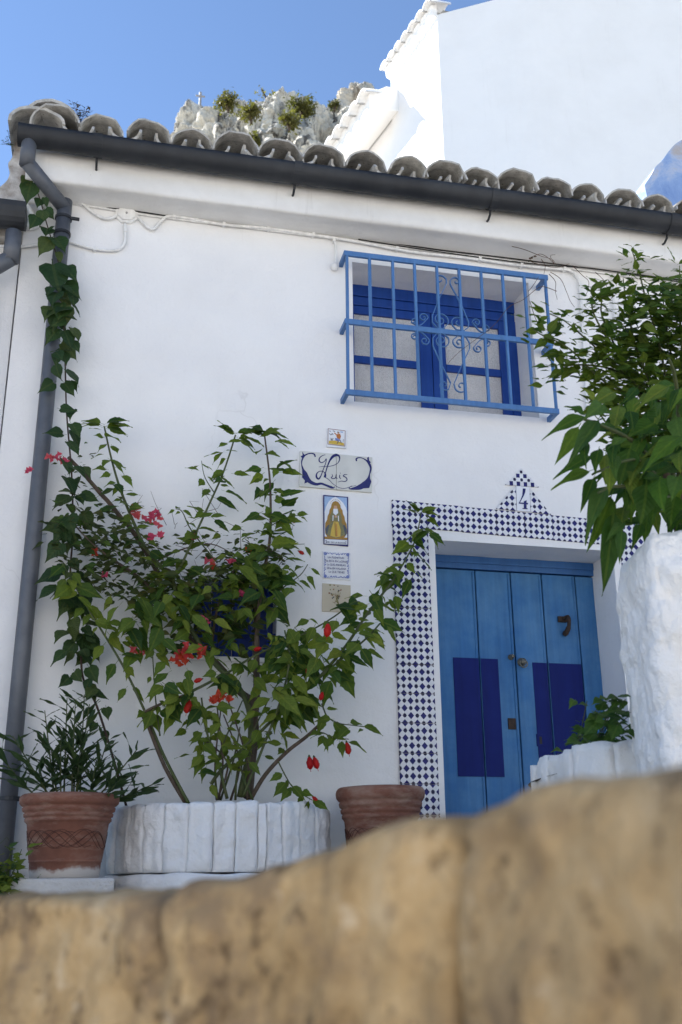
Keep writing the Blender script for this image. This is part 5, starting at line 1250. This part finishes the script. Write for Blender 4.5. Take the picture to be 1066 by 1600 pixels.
for i in range(125):
    t = vi.rg.uniform(.10, .70); f_ = t*(len(V)-1); a = int(f_); p = V[a].lerp(V[a+1], f_-a)+Vector((vi.rg.uniform(-.05, .05), vi.rg.uniform(-.06, .01), vi.rg.uniform(-.03, .03)))
    L = vi.rg.uniform(20, 38)*px_*(1.0 if .28 < t else .75)
    if t < .24 and vi.rg.random() < .5: continue
    vi.hang('heart', 'leaf_vine', p, L, vi.rg.choice((-1, 1)), 1.2)
vi.done()

# oleander in the left pot
ol = Plant('oleander', (pc1.x, pc1.y, pc1.z-.05), 'narrow-leaved dark green oleander growing in the left terracotta pot', 'shrub', 55)
for i, (tx, ty, bx_) in enumerate(((20, 1150, 80), (70, 1110, 85), (105, 1090, 100), (118, 1095, 112), (132, 1085, 125), (140, 1100, 120), (170, 1150, 140), (215, 1170, 150), (60, 1190, 75), (-5, 1175, 60), (240, 1225, 155), (95, 1150, 95), (150, 1190, 140), (190, 1215, 150), (120, 1140, 115), (80, 1170, 90), (128, 1150, 118))):
    Y = -.42+ol.rg.uniform(-.10, .10); P_ = ol.stem([at(bx_, 1248, Y*.5-.21), at((bx_*1.2+tx*.8)/2, (1248+ty)/2+10, Y), at(tx, ty, Y+ol.rg.uniform(-.05, .05))], .0045, .002, 'green_stem')
    n = 15
    for k in range(n):
        t = .25+.75*k/n; f_ = t*(len(P_)-1); a = int(min(f_, len(P_)-2)); p = P_[a].lerp(P_[a+1], f_-a); tan = (P_[a+1]-P_[a]).normalized(); az = k*2.4
        out = Vector((math.cos(az), math.sin(az), 0)); d = tan*ol.rg.uniform(.5, 1.1)+out*ol.rg.uniform(.6, 1)+Vector((0, 0, -.1))
        ol.leaf('lance', 'leaf_oleander', p, d, tan+out*-.3, ol.rg.uniform(26, 42)*px_*(1 if t < .9 else .7))
ol.done()

# yellow-green plant at the lower left
lp = Plant('lime_plant', tuple(at(5, 1398, -.62)), 'small bright yellow-green plant at the foot of the drainpipe', 'plant', 66)
c = at(5, 1398, -.62)
for k in range(14):
    a = lp.rg.uniform(-60, 34); b = lp.rg.uniform(1322, 1375); P_ = lp.stem([at(0+lp.rg.uniform(-25, 20), 1400, -.62+lp.rg.uniform(-.05, .05)), at(a*.6, (b+1400)/2, -.62), at(a, b, -.62+lp.rg.uniform(-.08, .08))], .003, .0015, GS)
    lp.along(P_, 'small', 'leaf_lime', 16, 15*px_, 15*px_, .15, 1, .1, .02, (['leaf_lime', 'leaf_low'], [7, 2]))
lp.stem([at(-20, 1330, -.6), at(0, 1318, -.6), at(10, 1309, -.6), at(14, 1313, -.6)], .0015, .0008, GS)
for k in range(16):
    b0 = at(lp.rg.uniform(-10, 45), 1402, -.55+lp.rg.uniform(-.08, .08)); d = Vector((lp.rg.uniform(-.6, 1), lp.rg.uniform(-.4, .2), lp.rg.uniform(.4, 1))); lp.leaf('lance', 'leaf_low', b0, d, Vector((0, -.5, .6)), lp.rg.uniform(.05, .12))
lp.done()

# big-leaved shrub on the right, rooted in the low planter
gd = 3.25
rootb = atd(1075, 1150, 3.45)
bl = Plant('broad_leaved_shrub', (rootb.x, rootb.y, zl-.07), 'broad-leaved green shrub drooping over the rubble pillar', 'shrub', 77)
def ad(px, py, D): return atd(px, py, D)
trunk = bl.stem([Vector((rootb.x, rootb.y, zl-.08)), ad(1068, 900, 3.45), ad(1050, 780, 3.4), ad(1030, 700, 3.35)], .016, .01, 'bark', 'trunk')
bl.stem([ad(1050, 780, 3.4), ad(1010, 765, 3.25), ad(960, 760, 3.15), ad(935, 770, 3.1)], .008, .004, GS)
bl.stem([ad(1040, 740, 3.38), ad(990, 690, 3.25), ad(940, 665, 3.15), ad(912, 655, 3.1)], .008, .004, GS)
bl.stem([ad(1050, 760, 3.4), ad(1060, 650, 3.35), ad(1055, 590, 3.3), ad(1045, 560, 3.25)], .009, .004, GS)
bl.stem([ad(1055, 780, 3.4), ad(1000, 720, 3.2), ad(940, 735, 3.1), ad(925, 742, 3.1)], .006, .003, GS)
def bleaf(u0, v0, u1, v1, wz, D=None):
    D = D or bl.rg.uniform(3.0, 3.3); b_ = ad(840+u0/4.706, 600+v0/4.706, D+.05); tp = ad(840+u1/4.706, 600+v1/4.706, D-bl.rg.uniform(0, .06)); L = (tp-b_).length
    M_ = frame(b_, tp-b_, (CAM-b_).normalized()+Vector((bl.rg.uniform(-.4, .4), 0, .5)), L); M_ = M_ @ Matrix.Diagonal((min(2.2, max(.6, wz/4.706/F_PX*D/(L*.46)*.98)), 1, 1, 1))
    bl.list.append((L, 'big', bl.rg.choice(('leaf_big', 'leaf_big', 'leaf_big', 'leaf_low', 'leaf_lime')), bl.rg.randrange(5), M_))
for a in ((350, 240, 55, 310, 90), (345, 225, 235, 140, 65), (300, 320, 150, 580, 120), (440, 270, 245, 560, 110), (390, 530, 125, 660, 65), (380, 640, 110, 730, 55), (410, 700, 335, 910, 100), (510, 750, 310, 1090, 105), (540, 830, 395, 1220, 100), (555, 960, 505, 1525, 105), (530, 620, 540, 780, 100), (680, 480, 610, 760, 190), (1066, 380, 750, 530, 110), (960, 20, 720, 150, 120), (860, 290, 690, 375, 170), (800, 740, 790, 1020, 210), (1010, 830, 960, 1010, 150), (620, 1080, 610, 1300, 70),
          (350, 440, 330, 560, 70), (450, 480, 410, 640, 100), (600, 160, 560, 350, 120), (680, 200, 720, 330, 110), (420, 180, 560, 200, 60), (570, 430, 520, 560, 110), (640, 400, 540, 440, 90), (880, 240, 850, 100, 150), (1020, 250, 1030, 420, 150), (1050, 500, 1000, 580, 130), (930, 560, 760, 640, 150), (1000, 600, 880, 640, 150), (700, 650, 660, 800, 120), (720, 780, 640, 960, 150), (640, 900, 600, 1040, 110), (860, 880, 830, 1000, 120), (900, 700, 870, 880, 170), (1040, 680, 980, 800, 150), (500, 520, 480, 700, 90), (580, 540, 560, 680, 90), (450, 900, 420, 1080, 70), (1040, 60, 960, 160, 150), (560, 60, 400, 120, 120), (480, 150, 360, 230, 130), (420, 120, 350, 20, 60), (610, 250, 480, 330, 110), (750, 540, 700, 700, 160), (980, 430, 850, 520, 140)): bleaf(*a)
for i in range(170):
    u = bl.rg.uniform(560, 1400); v = bl.rg.uniform(0, 1050)
    if u < 700 and v < 300: continue
    a = bl.rg.uniform(1.2, 3.4); L = bl.rg.uniform(110, 220); bleaf(u, v, u+L*math.cos(a), v+L*math.sin(a), bl.rg.uniform(55, 110), bl.rg.uniform(3.15, 3.7))
bl.done()

# small-leaved bush behind it
sb = Plant('small_leaved_bush', (rootb.x+.25, rootb.y+.45, zl-.07), 'tall small-leaved bush beside the barred window at the right edge', 'shrub', 88)
sbs = []
r0 = Vector((rootb.x+.25, rootb.y+.45, zl-.08))
for l in ([(1075, 900, 3.95), (1060, 750, 3.95), (1040, 650, 3.9), (960, 570, 3.85), (905, 520, 3.85), (880, 500, 3.85), (858, 490, 3.85)], [(1060, 750, 3.95), (1040, 640, 3.9), (950, 600, 3.85), (890, 545, 3.8), (850, 525, 3.8), (832, 514, 3.8)], [(1060, 720, 3.95), (1035, 560, 3.9), (1010, 470, 3.9), (1000, 430, 3.9), (988, 392, 3.9)], [(1060, 700, 3.95), (1000, 560, 3.9), (980, 480, 3.9), (974, 435, 3.9)], [(1075, 700, 3.95), (1066, 560, 3.9), (1063, 470, 3.9), (1062, 415, 3.9)], [(1060, 740, 3.95), (1000, 620, 3.9), (945, 505, 3.9), (940, 470, 3.9), (938, 448, 3.9)], [(1060, 700, 3.95), (980, 590, 3.9), (900, 570, 3.85), (870, 585, 3.85), (862, 590, 3.85)], [(1080, 700, 3.95), (1050, 560, 3.95), (1040, 500, 3.95), (1035, 455, 3.95)], [(1040, 640, 3.9), (960, 545, 3.85), (925, 480, 3.85), (945, 462, 3.85)]):
    sbs.append(sb.stem([ad(*q_) for q_ in l], .005, .0018, 'green_stem'))
sb.stem([r0, ad(1082, 1000, 3.95), ad(1070, 840, 3.95), ad(1060, 700, 3.95)], .018, .01, 'bark', 'trunk')
for i, P_ in enumerate(sbs): sb.along(P_, 'small', 'leaf_small', 50, 27/F_PX*3.9, 23/F_PX*3.9, .34, 1, .2, .045, (['leaf_small', 'leaf_low'], [7, 3]))
for i in range(2600):
    px = sb.rg.uniform(930, 1190); py = 440+300*sb.rg.random()**.9
    lim = 945+max(0, (490-py))*1.6+(sb.rg.random()*35)
    if px < lim: px = lim+sb.rg.uniform(0, 180)
    p = ad(px, py, sb.rg.uniform(3.75, 4.2)); sb.hang('small', sb.rg.choice(('leaf_small', 'leaf_small', 'leaf_low')), p, sb.rg.uniform(18, 32)/F_PX*3.9, sb.rg.choice((-1, 1)), .3)
for i in range(230):
    p = ad(sb.rg.triangular(885, 985, 960), sb.rg.uniform(530, 650), sb.rg.uniform(3.7, 4.0)); sb.hang('small', 'leaf_small', p, sb.rg.uniform(15, 26)/F_PX*3.9, sb.rg.choice((-1, 1)), .3)
for u0, v0, u1, v1 in ((90, 595, 0, 590), (240, 545, 155, 615), (130, 620, 210, 680), (150, 655, 65, 705), (240, 690, 290, 720), (240, 740, 125, 770), (220, 750, 265, 830), (255, 855, 170, 915), (310, 840, 245, 925), (95, 555, 95, 525), (345, 835, 290, 895), (460, 880, 365, 940), (760, 180, 740, 110), (700, 90, 670, 70), (755, 100, 800, 55), (730, 60, 735, 25), (530, 390, 480, 370)):
    D = 3.83; b_ = ad(820+u0/4.333, 380+v0/4.333, D); tp = ad(820+u1/4.333, 380+v1/4.333, D-.02); sb.leaf('small', 'leaf_small', b_, tp-b_, (CAM-b_).normalized()+Vector((0, 0, .5)), (tp-b_).length*1.1)
sb.done()

# low plant behind the low wall
lo = Plant('low_planter_plant', (a1.x+.15, a1.y+.22, zl-.07), 'low green plant growing between the low planter wall and the pillar', 'plant', 99)
bpt = Vector((a1.x+.15, a1.y+.24, zl-.07))
for i in range(15):
    P_ = lo.stem([bpt+lo.wig(.05)*Vector((1, 1, 0)), bpt+Vector((lo.rg.uniform(-.05, .12), lo.rg.uniform(-.1, .1), .1)), ad(lo.rg.uniform(912, 1000), lo.rg.uniform(1085, 1140), 3.3+lo.rg.uniform(-.15, .15))], .003, .0015, GS)
    lo.along(P_, 'ovate', 'leaf_low', 9, .05, .06, .35, 1, .4, .03)
for u0, v0, u1, v1 in ((570, 700, 490, 680), (560, 690, 665, 655), (440, 720, 360, 730), (480, 710, 420, 690), (480, 720, 515, 725), (560, 720, 520, 765), (600, 720, 610, 770), (420, 800, 450, 720), (400, 850, 320, 860), (410, 880, 290, 990), (380, 830, 370, 800), (600, 800, 480, 790), (640, 830, 700, 800), (360, 1000, 320, 1040), (560, 930, 500, 1030), (300, 1060, 260, 985), (240, 1060, 140, 1056), (650, 960, 700, 1010)):
    D = 3.2; b_ = ad(860+u0/5.33, 960+v0/5.33, D); tp = ad(860+u1/5.33, 960+v1/5.33, D-.03); lo.leaf('heart', 'leaf_low', b_, tp-b_, Vector((0, -.7, .9)), (tp-b_).length*1.15)
lo.done()

# weeds on the roof corner, dry tendrils by the grille
wd = Plant('roof_weed', tuple(at(125, 192, -.2)), 'small reddish weed growing between the roof tiles at the corner', 'plant', 111)
for tx, ty in ((113, 158), (118, 165), (125, 170), (133, 167), (140, 172), (122, 180), (117, 178), (130, 175), (137, 168)):
    P_ = wd.stem([at(122, 196, -.2), at((122+tx)/2+2, (196+ty)/2, -.2), at(tx, ty, -.2)], .0016, .0008, 'dry_twig'); wd.along(P_, 'small', 'leaf_weed', 10, .022, .026, .5, 1, .1, .012)
wd.done()
wd2 = Plant('wall_weed', tuple(at(15, 232, .0)), 'dark weed hanging from the end of the old wall', 'plant', 112)
for tx, ty in ((4, 222), (8, 215), (12, 203), (3, 219), (14, 225), (10, 212)):
    P_ = wd2.stem([at(19, 225, 0.02), at((19+tx)/2, (225+ty)/2+3, -.02), at(tx, ty, -.03)], .0015, .0008, 'dry_twig'); wd2.along(P_, 'small', 'leaf_low', 6, .018, .018, .4, 1, .3, .01)
wd2.done()
dv = Plant('dry_vine', tuple(at(850, 415, -.05)), 'tangle of dry leafless tendrils at the upper corner of the window grille', 'vine', 113)
for l in ([(800, 385), (820, 390), (845, 400), (862, 405), (868, 412)], [(830, 402), (845, 397), (858, 404), (866, 412), (860, 400), (868, 398)], [(858, 428), (868, 440), (868, 455), (871, 468)], [(860, 425), (876, 436), (885, 455), (891, 470), (898, 480)], [(895, 415), (910, 430), (920, 440), (918, 455), (914, 464)], [(870, 455), (850, 448), (838, 452), (818, 468), (795, 480), (770, 510), (720, 548), (700, 568)], [(828, 470), (838, 500), (850, 512), (862, 520)], [(826, 455), (834, 445), (842, 432)], [(930, 425), (945, 440), (952, 460)], [(846, 405), (852, 416), (850, 428)], [(832, 410), (850, 415), (870, 418), (890, 412)]):
    dv.stem([at(px, py, -.14) for px, py in l], .0022, .0012, 'dry_twig', n=5)
for k in range(7): dv.leaf('small', 'leaf_weed', at(828+dv.rg.uniform(-3, 8), 403+dv.rg.uniform(-3, 8), -.14), dv.wig(), dv.wig(), .022)
dv.done()

# shrubs on the crag
def rockshrub(px, py, rx, ry, D, n, label, seed, bare=False):
    c = atd(px, py, D); s = D/F_PX; P_ = Plant('crag_shrub', tuple(c-Vector((0, 0, ry*s))), label, 'shrub', seed, 'shrubs on the crag')
    P_.LIM = 0; lobes = [(P_.rg.uniform(-.75, .75)*rx*s, P_.rg.uniform(-.6, .6)*ry*s) for _ in range(7)]; n = int(n*1.7)
    for k in range(9):
        a = P_.rg.uniform(0, 6.28); e = c+Vector((rx*s*.8*math.cos(a), rx*s*.6*math.sin(a*1.7), ry*s*P_.rg.uniform(-.1, .95)))
        P_.stem([c-Vector((0, 0, ry*s*1.3)), c.lerp(e, .4)-Vector((0, 0, ry*s*.3)), e], .05, .015, 'bark', 'branch', 5, 3)
    for i in range(n):
        lb = lobes[i % len(lobes)]; q_ = c+Vector((lb[0]+P_.rg.gauss(0, .32)*rx*s, P_.rg.gauss(0, .5)*rx*s, lb[1]+P_.rg.gauss(0, .28)*ry*s)); P_.leaf('small', 'leaf_rockshrub', q_, P_.wig(), P_.wig()+Vector((0, -.4, .6)), P_.rg.uniform(.10, .24))
    P_.done()
rockshrub(357, 160, 16, 15, 57, 420, 'round olive-green shrub on the crag near the cross', 201)
rockshrub(393, 178, 15, 14, 53, 380, 'yellowish shrub in the cleft at the middle of the crag', 202)
rockshrub(418, 152, 15, 12, 60, 60, 'nearly bare grey shrub on the crag skyline', 203)
rockshrub(470, 165, 18, 15, 55, 500, 'broad green-brown shrub on top of the right part of the crag', 204)
rockshrub(452, 190, 13, 14, 53, 320, 'small green shrub half way down the crag below the broad one', 205)
rockshrub(523, 165, 7, 9, 59, 130, 'tiny shrub in the gap beside the pointed rock', 206)
rockshrub(398, 218, 9, 10, 52, 140, 'tuft of green just above the roof tiles in front of the crag', 207)

# ------------------------------------------------------------------ sandstone wall right in front of the camera
sw_ = thing('stone_wall', (RIDGE[5].x, RIDGE[5].y, -1.6)); tag(sw_, 'rough sandstone wall close to the camera, out of focus', 'wall')
cum = [0]
for a, b in zip(RIDGE[:-1], RIDGE[1:]): cum.append(cum[-1]+Vector((b.x-a.x, b.y-a.y, 0)).length)
def ridge(u):
    for i in range(len(RIDGE)-1):
        if cum[i+1] >= u or i == len(RIDGE)-2:
            f_ = (u-cum[i])/(cum[i+1]-cum[i]); return RIDGE[i].lerp(RIDGE[i+1], f_)
along = Vector((RIDGE[-1].x-RIDGE[0].x, RIDGE[-1].y-RIDGE[0].y, 0)).normalized(); back = Vector((-along.y, along.x, 0))
if back.dot(FWD) < 0: back = -back
def upx(px):
    for i in range(len(wall_px)-1):
        if wall_px[i+1][0] >= px: f_ = (px-wall_px[i][0])/(wall_px[i+1][0]-wall_px[i][0]); return cum[i]+(cum[i+1]-cum[i])*f_
    return cum[-1]
ucuts = [0, upx(-230), upx(236), upx(695), cum[-1]]
def stone(u0, u1, zfun, zbot, seed, dep=.24, n=34, set_=0):
    bm = bmesh.new(); bmesh.ops.create_cube(bm, size=2); bmesh.ops.subdivide_edges(bm, edges=bm.edges, cuts=n, use_grid_fill=True)
    for v in bm.verts:
        d = v.co.copy(); e = 12; L = (abs(d.x)**e+abs(d.y)**e+abs(d.z)**e)**(1/e); d = d/L
        u = u0+(u1-u0)*(d.x+1)/2; rp = ridge(u); ztop = zfun(u, rp); z = zbot+(ztop-zbot)*(d.z+1)/2
        w_ = Vector((rp.x, rp.y, 0))+back*(dep*(d.y+1)/2+set_)+Vector((0, 0, z)); nn = (along*d.x**5+back*d.y**5+Vector((0, 0, 1))*d.z**5).normalized()
        a = .009*noise.fractal(w_*11, 1, 2.1, 5)+.007*hob((w_.x, w_.y, w_.z*.5), 30, seed)+.012*(.35-noise.voronoi(w_*20)[0][0])
        v.co = w_+nn*a*(.55 if d.z > .85 else 1)
    me = bpy.data.meshes.new('stone'); bm.to_mesh(me); bm.free(); me.materials.append(MATS['sandstone']); me.shade_smooth()
    return link('stone', me, sw_)
for i in range(len(ucuts)-1):
    stone(ucuts[i]+.0008, ucuts[i+1]-.0008, lambda u, rp: rp.z+.004, -.16, i+1, set_=(0, .002, 0, -.003)[i])
k = 0; zz = -.17
while zz > -1.6:                                            # courses below the frame
    u = -.05*(k % 2)
    while u < cum[-1]-.05:
        w_ = rng.uniform(.3, .5); stone(max(u, 0)+.005, min(u+w_, cum[-1])-.005, lambda u_, rp, q_=zz: q_, max(zz-.27, -1.65), 20+k, n=8); u += w_; k += 1
    zz -= .28
mb = MB(); pts_f = [(ridge(u)+back*.03) for u in [cum[-1]*i/40 for i in range(41)]]
vs = [(p.x, p.y, -1.62) for p in pts_f]+[(p.x, p.y, p.z-.03) for p in pts_f]+[(p.x+back.x*.16, p.y+back.y*.16, p.z-.03) for p in pts_f]+[(p.x+back.x*.16, p.y+back.y*.16, -1.62) for p in pts_f]
mb.add(vs, [(r_*41+i, r_*41+i+1, ((r_+1) % 4)*41+i+1, ((r_+1) % 4)*41+i) for r_ in range(4) for i in range(40)]); mb.build('mortar_core', 'mortar', sw_)
settle(sw_)
